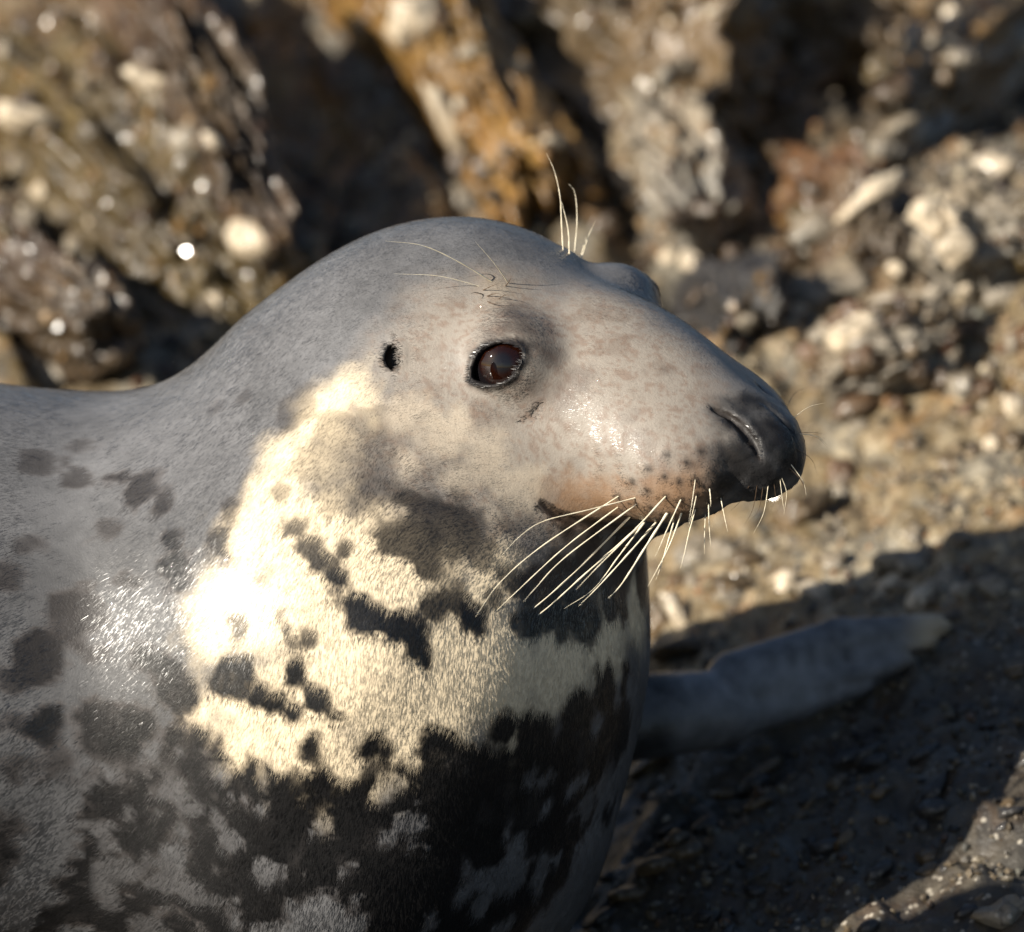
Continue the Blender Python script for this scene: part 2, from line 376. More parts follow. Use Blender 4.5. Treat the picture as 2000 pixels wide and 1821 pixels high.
def crust(name, n, mat, seed, label):
    # barnacles and grit clinging to the faces of the rocks, thicker in patches
    r = np.random.default_rng(seed); pts = []; sunv = Vector(SUNW).normalized(); camv = cam.location.copy()
    while len(pts) < n:
        x, y = r.uniform(-60, 2060), r.uniform(-60, 760)
        h = cast(camv, Vector(dir_world(P(x, y, 60) - np.array([0, 0, -DIST * 100.0]))).normalized())
        if h is None:
            pts.append((hit(x, y), r.random())); continue
        if r.random() < 0.4:                                    # step aside along the rock so hidden faces get some too
            o2 = h[0] + sunv * 0.6 + Vector(r.normal(0, 0.03, 3)); h = cast(o2, -sunv) or h
        pts.append((from_world(h[0]), r.random()))
    C0 = np.array([p for p, q in pts]); keep = fbm(C0, 5.0, 3, seed) > -0.15; C0 = C0[keep]; n = len(C0)
    iv, if_ = ico(1); rad = 0.08 + 0.42 * r.random(n) ** 3
    V = C0[:, None, :] + iv[None] * (1 + 0.2 * r.normal(size=(n, len(iv), 1))) * r.uniform(0.6, 1.3, (n, 1, 3)) * rad[:, None, None]
    F = if_[None] + (np.arange(n) * len(iv))[:, None, None]
    cols = np.array([[0.22, 0.13, 0.045], [0.11, 0.07, 0.03], [0.34, 0.24, 0.14], [0.10, 0.045, 0.02], [0.22, 0.13, 0.035], [0.05, 0.036, 0.022]])
    c = cols[r.choice(6, n)] * r.uniform(0.5, 1.0, (n, 1))
    o = mesh_obj(name, to_world(V.reshape(-1, 3)), F.reshape(-1, 3), mat, None, False, {'tint': np.repeat(c[:, None, :], len(iv), 1).reshape(-1, 3)})
    return tag(o, label, 'barnacles', None, 'stuff')
CRUST_M = rock_mat('barnacle_crust', None, (0.15, 0.45), 0.1, 'tint', 60.0, 0.3)
CRUST_M.node_tree.nodes['Principled BSDF'].inputs['Coat Weight'].default_value = 0.8
CRUST_M.node_tree.nodes['Principled BSDF'].inputs['Coat Roughness'].default_value = 0.14
crust('barnacle_crust', 3800, CRUST_M, 911, 'wet barnacles and grit clinging to the rock ridges behind the seal')
# unseen boulder, added left of the view to shade the ground before the flipper
_bp, _bf = ico(4); _bc = np.array([-38.0, -27.0, -48.5])
_bq = _bp * (1 + 0.05 * fbm(_bp * 2, 0.8, 3, 77))[:, None] * np.array([8.0, 33.0, 16.0])
_bo = mesh_obj('boulder', to_world(_bc + _bq) - to_world(_bc), _bf, M_GREY); _bo.location = Vector(to_world(_bc))
tag(_bo, 'unseen tall grey boulder added to shade the ground before the flipper', 'rock')
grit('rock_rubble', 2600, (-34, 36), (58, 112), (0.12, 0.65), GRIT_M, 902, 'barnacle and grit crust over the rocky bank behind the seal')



# ------------------------------------------------------------------ the seal: shape as a distance field
# head frame, in camera-aligned centimetres
HO = P(1112, 640, 0.0)
LAT = np.array([-0.53, -0.27, -0.80]); LAT /= np.linalg.norm(LAT)          # towards the seal's right side
HF = np.array([0.846, -0.195, -0.494]); HF -= LAT * HF.dot(LAT); HF /= np.linalg.norm(HF)
HT = np.cross(-LAT, HF)
HM = np.stack([HF, LAT, HT])                                               # rows: forward, lateral, up
def head_local(p): return (p - HO) @ HM.T
def head_point(l): return HO + np.asarray(l, float) @ HM
def mirror(p):
    l = head_local(np.asarray(p, float)); l = l * np.array([1, -1, 1]); return head_point(l)

def smin(a, b, k):
    h = np.clip(0.5 + 0.5 * (b - a) / k, 0, 1); return b + (a - b) * h - k * h * (1 - h)
def smax(a, b, k): return -smin(-a, -b, k)
def ell(p, c, r, M=None):
    q = p - c
    if M is not None: q = q @ M.T
    q1 = q / r; k0 = np.sqrt((q1 * q1).sum(1)) + 1e-6; q2 = q1 / r
    k1 = np.sqrt((q2 * q2).sum(1)) + 1e-6
    return k0 * (k0 - 1) / k1
def cone(p, a, b, ra, rb):
    """exact round cone between two spheres"""
    ba = b - a; l2 = ba.dot(ba); rr = ra - rb; a2 = l2 - rr * rr; il2 = 1.0 / l2
    pa = p - a; y = pa @ ba; z = y - l2
    x2 = ((pa * l2 - y[:, None] * ba) ** 2).sum(1); y2 = y * y * l2; z2 = z * z * l2
    k = np.sign(rr) * rr * rr * x2
    mid = (np.sqrt(x2 * a2 * il2) + y * rr) * il2 - ra
    return np.where(np.sign(z) * a2 * z2 > k, np.sqrt(x2 + z2) * il2 - rb, np.where(np.sign(y) * a2 * y2 < k, np.sqrt(x2 + y2) * il2 - ra, mid))
def sym(l):
    m = l.copy(); m[:, 1] = np.abs(m[:, 1]); return m
def basis(x, z):
    x = np.asarray(x, float); x = x / np.linalg.norm(x)
    y = np.cross(z, x); y /= np.linalg.norm(y); return np.stack([x, y, np.cross(x, y)])
A = np.array

FLIP = [P(1150, 1420, 20), P(1410, 1385, 24)]
DIGITS = [(P(1440, 1330, 24.5), P(1640, 1250, 27), P(1836, 1222, 28), 1.75, 1.35, 0.62), (P(1430, 1350, 24), P(1620, 1295, 26.6), P(1812, 1248, 27.8), 1.7, 1.3, 0.6), (P(1425, 1375, 24), P(1600, 1330, 26), P(1765, 1290, 27.2), 1.6, 1.2, 0.58), (P(1420, 1395, 23.5), P(1560, 1368, 25.4), P(1690, 1335, 26.6), 1.5, 1.1, 0.55)]
def f_head(p):
    l = head_local(p); m = sym(l)
    d = ell(l, A([-5.8, 0, -2.4]), A([7.8, 7.3, 6.45]))                      # cranium
    d = smin(d, ell(l, A([1.0, 0, -3.15]), A([7.8, 5.5, 4.7])), 2.2)         # face
    d = smin(d, ell(m, A([-2.5, 1.6, -5.0]), A([6.5, 5.2, 5.0])), 2.5)      # cheeks
    d = smin(d, cone(l, A([2.0, 0, -2.9]), A([9.5, 0, -3.8]), 4.3, 2.6), 2.0)
    d = smin(d, ell(m, A([5.0, 2.75, -4.0]), A([4.8, 2.7, 2.5])), 1.8)        # broad sides of the snout   # muzzle
    d = smin(d, ell(m, A([7.3, 2.65, -4.85]), A([3.6, 2.95, 2.75])), 1.6)       # whisker pads
    d = smin(d, ell(l, A([10.95, 0, -4.05]), A([2.2, 2.35, 1.95])), 0.9)
    d = smin(d, ell(l, A([10.8, 0, -4.9]), A([2.15, 2.1, 1.5])), 0.7)      # nose pad
    d = smin(d, ell(m, A([-0.25, 4.6, -0.2]), A([2.3, 2.1, 2.0])), 1.3)       # eye mounds
    j = cone(l, A([-2.0, 0, -6.2]), A([5.6, 0, -7.5]), 3.8, 1.7)           # lower jaw
    d = smin(d, j, 0.6)
    return d
def f_body(p):
    d = cone(p, P(785, 972, 6.0), P(705, 1250, 5.0), 11.9, 13.5)                # neck
    d = smin(d, cone(p, P(705, 1250, 5), P(665, 1520, 7), 13.5, 13.7), 3)   # chest
    d = smin(d, cone(p, P(470, 1390, 11.5), P(-250, 1395, 10.5), 16.2, 16.0), 4)
    d = smin(d, cone(p, P(-250, 1395, 10.5), P(-2300, 1440, 16), 16.0, 14.5), 4)
    d = smin(d, cone(p, P(-2300, 1440, 16), P(-4300, 1720, 24), 14.5, 4.0), 5)
    return d
def f_base(p):
    d = smin(f_head(p), f_body(p), 3.4)
    return d
def f_limbs(p, d):
    # far front flipper, reaching out to the right over the ground
    f = cone(p, FLIP[0] - A([4, 0, 0]), FLIP[1], 2.6, 2.0)
    for a, b, c, r0, r1, r2 in DIGITS:
        f = smin(f, smin(cone(p, a, b, r0 * 0.9, r1 * 0.85), cone(p, b, c, r1 * 0.85, r2), 0.3), 0.22)
    d = smin(d, f, 1.6)
    # near front flipper, tucked under the chest below the picture
    a, b = P(380, 2000, -2), P(100, 2170, -12)
    M2 = basis(b - a, A([0, 0.95, -0.3]))
    d = smin(d, ell(p, 0.5 * (a + b), A([9, 3.4, 1.7]), M2), 2.0)
    # hind flippers
    c = P(-4300, 1720, 24)
    for s in (-1, 1):
        e = c + A([-16, -1, 5 + 8 * s]); M3 = basis(e - c, A([0, 1.0, -0.2]))
        d = smin(d, ell(p, 0.5 * (c + e), A([15, 5.5, 1.8]), M3), 2.0)
    return d

CAMP = A([0, 0, -DIST * 100.0])
def surf(px, py, f=None):
    """first point of the seal seen through photo pixels (arrays)"""
    f = f or f_base
    px = np.atleast_1d(np.asarray(px, float)); py = np.atleast_1d(np.asarray(py, float))
    t = np.stack([(px - 1000) / 40.0, (910.5 - py) / 40.0, np.zeros_like(px)], 1) - CAMP
    n = np.linalg.norm(t, axis=1, keepdims=True); t = t / n
    s = np.full(len(px), DIST * 100 - 25.0); best = np.full(len(px), 1e9); sb = s.copy()
    for _ in range(90):
        p = CAMP + t * s[:, None]; d = f(p)
        hit = d < best; best = np.where(hit, d, best); sb = np.where(hit, s, sb)
        s = s + np.clip(d, -1, 2.0) * 0.85
        s = np.minimum(s, DIST * 100 + 45)
    return CAMP + t * sb[:, None]
def normal_at(p, f=None):
    f = f or f_base; e = 0.05; p = np.atleast_2d(p)
    g = np.stack([f(p + A([e, 0, 0])) - f(p - A([e, 0, 0])), f(p + A([0, e, 0])) - f(p - A([0, e, 0])), f(p + A([0, 0, e])) - f(p - A([0, 0, e]))], 1)
    return g / np.linalg.norm(g, axis=1, keepdims=True)

def line_on(pts, inset=0.0, steps=6):
    """a polyline drawn over photo pixels, laid on the seal"""
    pts = A(pts, float) if False else np.array(pts, float)
    xs = []
    for i in range(len(pts) - 1):
        for k in range(steps): xs.append(pts[i] + (pts[i + 1] - pts[i]) * k / steps)
    xs.append(pts[-1]); xs = np.array(xs)
    s = surf(xs[:, 0], xs[:, 1]); return s - inset * normal_at(s)
def tube(p, line, r0, r1=None):
    """distance to a chain of points; r0 in the middle, r1 at the ends"""
    n = len(line); r1 = r0 if r1 is None else r1
    lo = line.min(0) - 2; hi = line.max(0) + 2
    sel = np.all((p > lo) & (p < hi), axis=1); d = np.full(len(p), 2.0)
    if sel.any():
        q = p[sel]; best = np.full(len(q), 9.0)
        for i in range(n - 1):
            ta, tb = i / (n - 1), (i + 1) / (n - 1)
            ra = r1 + (r0 - r1) * math.sin(math.pi * ta); rb = r1 + (r0 - r1) * math.sin(math.pi * tb)
            best = np.minimum(best, cone(q, line[i], line[i + 1], ra, rb))
        d[sel] = best
    return d

NOSTRIL = line_on([(1392, 798), (1422, 812), (1450, 836), (1474, 866), (1486, 898)], 0.05)
NOSTRIL_RIM = line_on([(1400, 782), (1432, 797), (1462, 822), (1488, 856)], 0.12)
NOSTRIL_FLAP = line_on([(1385, 818), (1410, 838), (1432, 862), (1450, 892)], 0.25)
MOUTH = line_on([(1060, 984), (1090, 1007), (1130, 1021), (1180, 1030), (1240, 1037), (1292, 1040)], 0.0)
EAR = line_on([(766, 672), (764, 692), (768, 708), (774, 722)], 0.30)
EAR_RIM = line_on([(775, 655), (786, 680), (786, 706), (776, 730)], 0.10)
CREASE = line_on([(1064, 786), (1052, 800), (1040, 815), (1022, 825)], 0.05)
BROW_PAD = surf([975], [565])[0]
PITS_PX = [(1303, 888), (1267, 916), (1235, 941), (1341, 904), (1370, 883), (1298, 932), (1327, 941), (1358, 937), (1265, 958), (1209, 969), (1242, 985), (1300, 970), (1330, 976), (1360, 969), (1231, 1009), (1261, 1017), (1303, 1003), (1331, 1002), (1358, 996), (1386, 956), (1384, 985), (1408, 974), (1395, 925), (1270, 992)]
PITS = surf([a for a, b in PITS_PX], [b for a, b in PITS_PX])

# eye: opening of two arcs, tilted, on both sides of the head
EYE_S = surf([970], [711])[0]
EN = normal_at(EYE_S)[0]
EYE_AX = EN.copy(); EYE_AX /= np.linalg.norm(EYE_AX)
ex = A([0.88, 0.47, 0.0]); ex -= EYE_AX * ex.dot(EYE_AX); ex /= np.linalg.norm(ex)
ey = np.cross(EYE_AX, ex)
if ey[1] < 0: ey = -ey
EYE_R = 2.0
EYE_C = EYE_S - EYE_AX * (EYE_R - 0.06)
EA, EH = 1.40, 0.90
RHO = (EA * EA + EH * EH) / (2 * EH)
def eye_lens(p):
    """distance to the almond opening, and height along the eye's axis"""
    q = p - EYE_S; x = q @ ex; y = q @ ey; z = q @ EYE_AX
    c = RHO - EH
    return np.maximum(np.hypot(x, y + c) - RHO, np.hypot(x, y - c) - RHO), z
def flip(p):
    l = head_local(p); l[:, 1] = -l[:, 1]; return head_point(l)

def f_full(p):
    d = f_base(p)
    d = f_limbs(p, d)
    near = np.linalg.norm(p - HO, axis=1) < 21
    if near.any():
        q = p[near]; dd = d[near]
        l = head_local(q); m = head_point(sym(l)) if True else q
        # mirrored details: bring the far side onto the near side
        dd = smin(dd, tube(m, NOSTRIL_FLAP, 0.42, 0.15), 0.35)
        dd = smin(dd, tube(m, NOSTRIL_RIM, 0.10, 0.04), 0.3)
        dd = smax(dd, -tube(m, NOSTRIL, 0.27, 0.10), 0.12)
        dd = smax(dd, -tube(m, MOUTH, 0.26, 0.14), 0.15)
        dd = smin(dd, tube(m, EAR_RIM, 0.2, 0.05), 0.25)
        dd = smax(dd, -tube(m, EAR, 0.42, 0.16), 0.14)
        dd = smax(dd, -tube(m, CREASE, 0.06, 0.02), 0.15)
        dd = smin(dd, np.linalg.norm(m - EYE_C, axis=1) - (EYE_R + 0.17), 0.5)
        lens, z = eye_lens(m)
        rim = np.sqrt((lens - 0.10) ** 2 + dd ** 2) - 0.07
        dd = smin(dd, np.where(np.abs(z) < 1.5, rim, 9), 0.22)
        hole = np.maximum(lens, np.maximum(-z - 1.6, z - 2.0))
        dd = smax(dd, -hole, 0.08)
        # soft puckers over the whisker pad and under the nose
        fold = np.exp(-(((l[:, 0] - 6.2) / 2.2) ** 2)) * np.exp(-(((l[:, 2] + 4.2) / 2.2) ** 2))
        dd = dd + 0.022 * fold * np.sin(l[:, 0] * 4.6 + 1.6 * np.sin(l[:, 2] * 1.3 + 0.7 * l[:, 0])) + 0.03 * fold * fbm(q, 1.1, 2, 97)
        cg = np.exp(-(l[:, 1] / 0.16) ** 2) * sstep(10.8, 12.2, l[:, 0])
        nz_ = sstep(9.2, 10.6, l[:, 0]); dd = dd + nz_ * (0.03 * fbm(q, 0.35, 2, 99) + 0.05 * fbm(q, 1.3, 2, 98))
        dd = dd + 0.10 * cg                                        # groove down the middle of the nose
        for b in PITS:
            r2 = ((m - b) ** 2).sum(1); dd = dd + 0.05 * np.exp(-r2 / 0.018) - 0.05 * np.exp(-r2 / 0.10)
        r2 = ((m - BROW_PAD) ** 2).sum(1); dd = dd - 0.16 * np.exp(-r2 / 0.7)
        d[near] = dd
    low = (p[:, 1] < -4) & (p[:, 0] > -14) & (p[:, 0] < 10) & (p[:, 2] < 10)
    if low.any():                                                  # loose skin hanging in faint vertical folds
        q = p[low]; ph = q[:, 0] * 1.5 + 0.05 * q[:, 1] * q[:, 0] + 1.6 * np.sin(q[:, 1] * 0.23)
        d[low] += 0.07 * np.sin(ph) * sstep(-4, -9, q[:, 1]) * sstep(-14, -9, q[:, 0]) * sstep(10, 6, q[:, 0])
    return d

def chunked(f, p, n=150000):
    return np.concatenate([f(p[i:i + n]) for i in range(0, len(p), n)]) if len(p) else np.zeros(0)

def axis_lines(spec):
    out = []
    for a, b, s in spec: out.append(np.arange(a, b - 1e-6, s))
    out.append(A([spec[-1][1]])); return np.concatenate(out)
GU = axis_lines([(-155, -30, 2.2), (-30, -14, 0.42), (-14, 16, 0.17), (16, 26, 0.40)])
GV = axis_lines([(-42, -24, 1.0), (-24, -13, 0.36), (-13, 13.5, 0.17)])
GW = axis_lines([(-22, -11, 1.0), (-11, 8, 0.17), (8, 22, 0.5), (22, 44, 0.8), (44, 64, 2.2)])

def extract():
    nu, nv, nw = len(GU), len(GV), len(GW); B = 4
    iu, iv, iw = (np.arange(0, n + B, B).clip(0, n - 1) for n in (nu, nv, nw))
    cu, cv, cw = np.meshgrid(GU[iu], GV[iv], GW[iw], indexing='ij')
    cd = chunked(lambda q: f_limbs(q, f_base(q)), np.stack([cu.ravel(), cv.ravel(), cw.ravel()], 1)).reshape(cu.shape)
    diag = np.sqrt(np.diff(GU[iu])[:, None, None] ** 2 + np.diff(GV[iv])[None, :, None] ** 2 + np.diff(GW[iw])[None, None, :] ** 2)
    mn = np.full(diag.shape, 1e9)
    for a in (0, 1):
        for b in (0, 1):
            for c in (0, 1):
                mn = np.minimum(mn, np.abs(cd[a:a + mn.shape[0], b:b + mn.shape[1], c:c + mn.shape[2]]))
    act = mn < diag * 0.9 + 1.2
    D = np.repeat(np.repeat(np.repeat(cd[:-1, :-1, :-1], B, 0), B, 1), B, 2)[:nu, :nv, :nw].astype(np.float32)
    if D.shape != (nu, nv, nw):
        E = np.full((nu, nv, nw), 50, np.float32); E[:D.shape[0], :D.shape[1], :D.shape[2]] = D; D = E
    M = np.repeat(np.repeat(np.repeat(act, B, 0), B, 1), B, 2)
    M = np.pad(M, [(0, max(0, n - s)) for n, s in zip((nu, nv, nw), M.shape)])[:nu, :nv, :nw]
    M2 = M.copy()
    for ax in range(3):
        sl = [slice(None)] * 3; sr = [slice(None)] * 3; sl[ax] = slice(1, None); sr[ax] = slice(0, -1)
        M2[tuple(sl)] |= M[tuple(sr)]
    idx = np.nonzero(M2)
    D[idx] = chunked(f_full, np.stack([GU[idx[0]], GV[idx[1]], GW[idx[2]]], 1))
    S = D < 0
    c = S[:-1, :-1, :-1].astype(np.int8)
    tot = sum(S[a:a + nu - 1, b:b + nv - 1, e:e + nw - 1].astype(np.int8) for a in (0, 1) for b in (0, 1) for e in (0, 1))
    cell = (tot > 0) & (tot < 8)
    ci = np.nonzero(cell); vid = np.full(cell.shape, -1, np.int32); vid[ci] = np.arange(len(ci[0]))
    acc = np.zeros((len(ci[0]), 3)); cnt = np.zeros(len(ci[0]))
    G = (GU, GV, GW)
    for ax in range(3):
        o1, o2 = [k for k in range(3) if k != ax]
        for a in (0, 1):
            for b in (0, 1):
                off = [0, 0, 0]; off[o1] = a; off[o2] = b
                i0 = [ci[k] + off[k] for k in range(3)]; i1 = list(i0); i1[ax] = i0[ax] + 1
                d0 = D[tuple(i0)]; d1 = D[tuple(i1)]; x = (d0 < 0) != (d1 < 0)
                t = np.where(x, d0 / np.where(x, d0 - d1, 1), 0)
                pos = np.stack([G[k][i0[k]] for k in range(3)], 1).astype(float)
                pos[:, ax] += t * (G[ax][i1[ax]] - G[ax][i0[ax]])
                acc[x] += pos[x]; cnt[x] += 1
    V = acc / cnt[:, None]
    quads = []
    for ax in range(3):
        o1, o2 = [(1, 2), (2, 0), (0, 1)][ax]
        sl0 = [slice(1, -1)] * 3; sl1 = [slice(1, -1)] * 3
        sl0[ax] = slice(0, -1); sl1[ax] = slice(1, None)
        a0 = S[tuple(sl0)]; a1 = S[tuple(sl1)]; e = np.nonzero(a0 != a1)
        base = [e[k] + (0 if k == ax else 1) for k in range(3)]
        def at(da, db):
            i = list(base); i[o1] = i[o1] - da; i[o2] = i[o2] - db; return vid[tuple(i)]
        q = np.stack([at(1, 1), at(0, 1), at(0, 0), at(1, 0)], 1)
        fl = a0[e]; q[~fl] = q[~fl][:, ::-1]
        quads.append(q)
    Q = np.concatenate(quads); Q = Q[(Q >= 0).all(1)]
    # settle the vertices onto the exact surface
    for it in range(2):
        e = 0.03; d0 = chunked(f_full, V)
        g = np.stack([chunked(f_full, V + A(o) * e) - d0 for o in ((1, 0, 0), (0, 1, 0), (0, 0, 1))], 1) / e
        st = -(d0 / np.maximum((g * g).sum(1), 0.25))[:, None] * g
        V = V + np.clip(st, -0.12, 0.12) * 0.8
    nrm = g / np.linalg.norm(g, axis=1, keepdims=True)
    return V, Q, nrm
import time as _t; _t0 = _t.time()
SV, SQ, SN = extract()
print('seal mesh', len(SV), len(SQ), round(_t.time() - _t0, 1))

# ------------------------------------------------------------------ the seal: pigment
def blob3(lst):
    c = surf([b[0] for b in lst], [b[1] for b in lst]); return c, np.array([b[2] / 40.0 for b in lst])
CREAM = blob3([(680, 770, 35), (640, 830, 65), (590, 900, 70), (545, 970, 75), (500, 1050, 75), (560, 1090, 110), (640, 1180, 130), (520, 1190, 100), (450, 1170, 70), (760, 1120, 120), (700, 1300, 150), (580, 1400, 115), (480, 1370, 85), (850, 1330, 140), (980, 1310, 120), (1080, 1300, 100), (1180, 1240, 80), (1240, 1200, 60), (640, 1490, 100), (780, 1440, 100), (500, 1460, 60), (900, 1200, 100), (860, 1120, 80), (640, 1030, 80), (700, 1050, 70), (1010, 1400, 80), (880, 1090, 60), (960, 1130, 60), (430, 1250, 50), (400, 1390, 40), (560, 1480, 60)])
TAN = blob3([(1000, 620, 130), (1100, 760, 190), (1250, 760, 160), (1180, 620, 110), (900, 800, 110), (1050, 930, 130), (1200, 920, 130), (960, 980, 110), (1330, 860, 100), (820, 700, 90), (1320, 720, 80), (1150, 1000, 90), (880, 640, 100), (1280, 990, 80), (940, 1060, 60), (780, 860, 90), (700, 810, 60), (860, 890, 90), (800, 960, 70)])
PALE = blob3([(865, 850, 55), (950, 890, 55), (900, 935, 34), (1010, 960, 50), (790, 800, 40), (760, 1000, 22), (720, 1020, 22), (790, 905, 22), (960, 1010, 22), (890, 1115, 26), (990, 1090, 26), (930, 1130, 20)])
RUST = blob3([(1250, 1000, 60), (1180, 990, 60), (1310, 980, 60), (1120, 985, 50), (1350, 960, 45)])
NOSE = blob3([(1500, 850, 75), (1535, 880, 60), (1450, 900, 55), (1490, 930, 50), (1545, 840, 40), (1455, 800, 45), (1420, 830, 30), (1420, 940, 40), (1480, 790, 40)])
LIPS = blob3([(1110, 1030, 16), (1160, 1045, 22), (1210, 1055, 26), (1260, 1062, 30), (1285, 1080, 35), (1150, 1090, 40), (1210, 1110, 60), (1255, 1130, 50), (1100, 1120, 40), (1150, 1150, 45), (1050, 1140, 35), (1400, 1000, 18), (1340, 1030, 12)])
# grey, brown-black and faint spots: x, y, radius, depth of colour
SPOTS = [(335, 1062, 20, 1), (340, 1105, 30, 1), (352, 1135, 24, 1), (428, 1052, 14, .8), (440, 1083, 20, .8), (450, 985, 13, .6), (448, 1005, 11, .6),
 (580, 1035, 22, .75), (600, 1060, 27, .8), (625, 1088, 18, .85), (668, 1128, 22, .9), (655, 1110, 14, .8), (685, 1140, 12, .8), (671, 1075, 11, .8), (516, 1121, 18, .35), (546, 957, 12, .5), (464, 1228, 20, .7),
 (548, 1205, 10, .8), (560, 1228, 11, .8), (570, 1250, 8, .8), (603, 1246, 11, .8), (592, 1234, 7, .7), (458, 1318, 42, 1), (480, 1300, 26, 1), (505, 1358, 22, 1), (535, 1372, 24, 1), (568, 1392, 22, 1), (580, 1322, 24, 1), (600, 1342, 16, 1), (622, 1372, 22, 1), (645, 1398, 15, 1),
 (326, 1312, 22, 1), (330, 1345, 24, 1), (352, 1356, 34, .9), (286, 1280, 17, .9), (350, 1440, 26, 1), (385, 1448, 30, 1), (425, 1470, 24, 1), (605, 1462, 26, .9), (612, 1485, 14, .8), (725, 1464, 24, .95), (742, 1470, 18, .9), (735, 1515, 30, .85), (700, 1195, 32, 1), (735, 1207, 34, 1), (772, 1222, 34, 1), (805, 1238, 32, 1), (812, 1268, 28, 1), (690, 1188, 18, 1),
 (853, 1182, 27, .85), (866, 1200, 14, .8), (900, 1180, 26, .85), (925, 1200, 26, 1), (935, 1222, 14, 1), (885, 1150, 22, .8), (1040, 1215, 32, 1), (1085, 1205, 42, 1), (1140, 1205, 48, 1), (1200, 1165, 45, 1), (1060, 1160, 50, 1), (1120, 1150, 50, 1), (985, 1120, 24, .7), (1010, 1150, 24, .8), (965, 1165, 16, .7),
 (1250, 1125, 35, 1), (1168, 1310, 22, 1), (1180, 1345, 40, 1), (1130, 1400, 48, 1), (1222, 1310, 14, 1), (1215, 1345, 18, 1), (1200, 1440, 70, 1), (1120, 1470, 70, 1), (985, 1428, 30, 1), (1030, 1425, 32, 1), (1070, 1430, 32, 1), (847, 1432, 18, 1), (872, 1462, 26, 1), (890, 1505, 52, 1), (960, 1500, 50, 1), (1040, 1510, 70, 1),
 (845, 1490, 30, 1), (800, 1540, 50, 1), (735, 1560, 46, .9), (690, 1575, 42, .95), (624, 1545, 40, .95), (565, 1540, 40, .95), (500, 1525, 45, 1), (440, 1525, 46, 1), (390, 1500, 34, 1), (330, 1500, 36, .9), (270, 1420, 34, .8), (205, 1430, 55, .65), (240, 1465, 40, .75), (270, 1500, 28, .9), (180, 1540, 38, .9), (240, 1560, 50, 1), (190, 1610, 45, 1), (300, 1570, 60, 1), (390, 1590, 55, 1), (270, 1640, 60, 1), (440, 1640, 90, 1), (560, 1640, 100, 1), (700, 1660, 110, 1), (840, 1620, 100, 1), (930, 1600, 80, 1), (1060, 1600, 80, 1), (1150, 1540, 60, 1), (200, 1690, 60, 1), (300, 1720, 60, 1), (400, 1750, 70, 1), (500, 1740, 80, 1), (600, 1720, 60, 1), (150, 1760, 60, 1), (60, 1790, 60, 1), (250, 1800, 60, 1), (820, 1730, 90, 1), (760, 1800, 70, 1), (900, 1810, 80, 1), (1000, 1790, 70, 1), (1080, 1700, 70, 1), (480, 1820, 60, 1), (1130, 1620, 50, 1), (1190, 1580, 30, 1), (350, 1820, 50, 1), (0, 1680, 40, .9), (20, 1600, 25, .5), (960, 1660, 40, 1),
 (235, 930, 20, .55), (280, 955, 34, .5), (320, 985, 22, .5), (150, 1200, 50, .5), (70, 1290, 50, .6), (30, 1330, 30, .5), (85, 1415, 36, .7), (240, 1120, 20, .5), (270, 1135, 12, .6), (80, 900, 40, .35), (150, 935, 20, .4), (40, 1420, 24, .5), (205, 1040, 22, .4), (20, 1130, 28, .4), (60, 1060, 22, .35), (190, 1275, 22, .4), (120, 1500, 30, .4), (40, 1500, 30, .45), (160, 870, 22, .3), (420, 800, 16, .3), (480, 770, 14, .3), (590, 790, 34, .35), (570, 820, 24, .4), (500, 640, 20, .15),
 (640, 900, 55, .36), (700, 900, 60, .36), (690, 960, 60, .36), (660, 840, 40, .35), (730, 970, 50, .5), (720, 830, 40, .35), (790, 820, 36, .2), (830, 850, 40, .2), (800, 1000, 40, .75), (850, 1010, 46, .75), (890, 1040, 52, .75), (830, 1060, 46, .8), (780, 1060, 34, .8), (870, 1090, 36, .75), (920, 1020, 36, .6), (760, 1020, 34, .7), (940, 1075, 30, .6), (840, 1110, 26, .8), (940, 920, 34, .2), (880, 900, 40, .2), (900, 970, 26, .45), (1000, 1010, 30, .4), (820, 940, 30, .2)]
SPC = surf([b[0] for b in SPOTS], [b[1] for b in SPOTS]); SPR = np.array([b[2] / 40.0 * 1.08 + 0.04 for b in SPOTS]); SPD = np.array([min(1.0, b[3] * (1.45 if b[0] < 330 else 1.1)) for b in SPOTS])
# pale gaps left inside the dark belly
GAPS = blob3([(172, 1488, 16), (224, 1516, 18), (130, 1575, 34), (110, 1545, 26), (125, 1655, 26), (60, 1705, 44), (90, 1740, 26), (356, 1628, 16), (330, 1662, 18), (345, 1650, 14), (352, 1556, 14), (300, 1470, 16), (280, 1485, 12), (432, 1506, 14), (640, 1795, 50), (590, 1780, 30), (690, 1800, 30), (1124, 1530, 12), (1128, 1515, 8), (1068, 1577, 12), (1013, 1650, 22), (1008, 1690, 28), (995, 1722, 24), (943, 1718, 20), (906, 1748, 16), (1170, 1590, 16), (1195, 1555, 14), (1150, 1625, 16), (1130, 1655, 12), (1213, 1520, 10), (250, 1520, 12), (270, 1690, 12), (460, 1790, 14), (340, 1700, 10), (560, 1805, 12)])
EYEDARK = blob3([(1010, 615, 34), (1030, 645, 30), (985, 640, 24), (1050, 680, 24), (960, 655, 18), (1075, 690, 16)])
MUZ_DARK = blob3([(1240, 850, 14), (1228, 820, 12), (1400, 890, 26), (1372, 885, 18), (1345, 905, 14), (1130, 740, 30), (1100, 770, 26), (1060, 760, 24), (1300, 720, 12), (1090, 700, 20)])
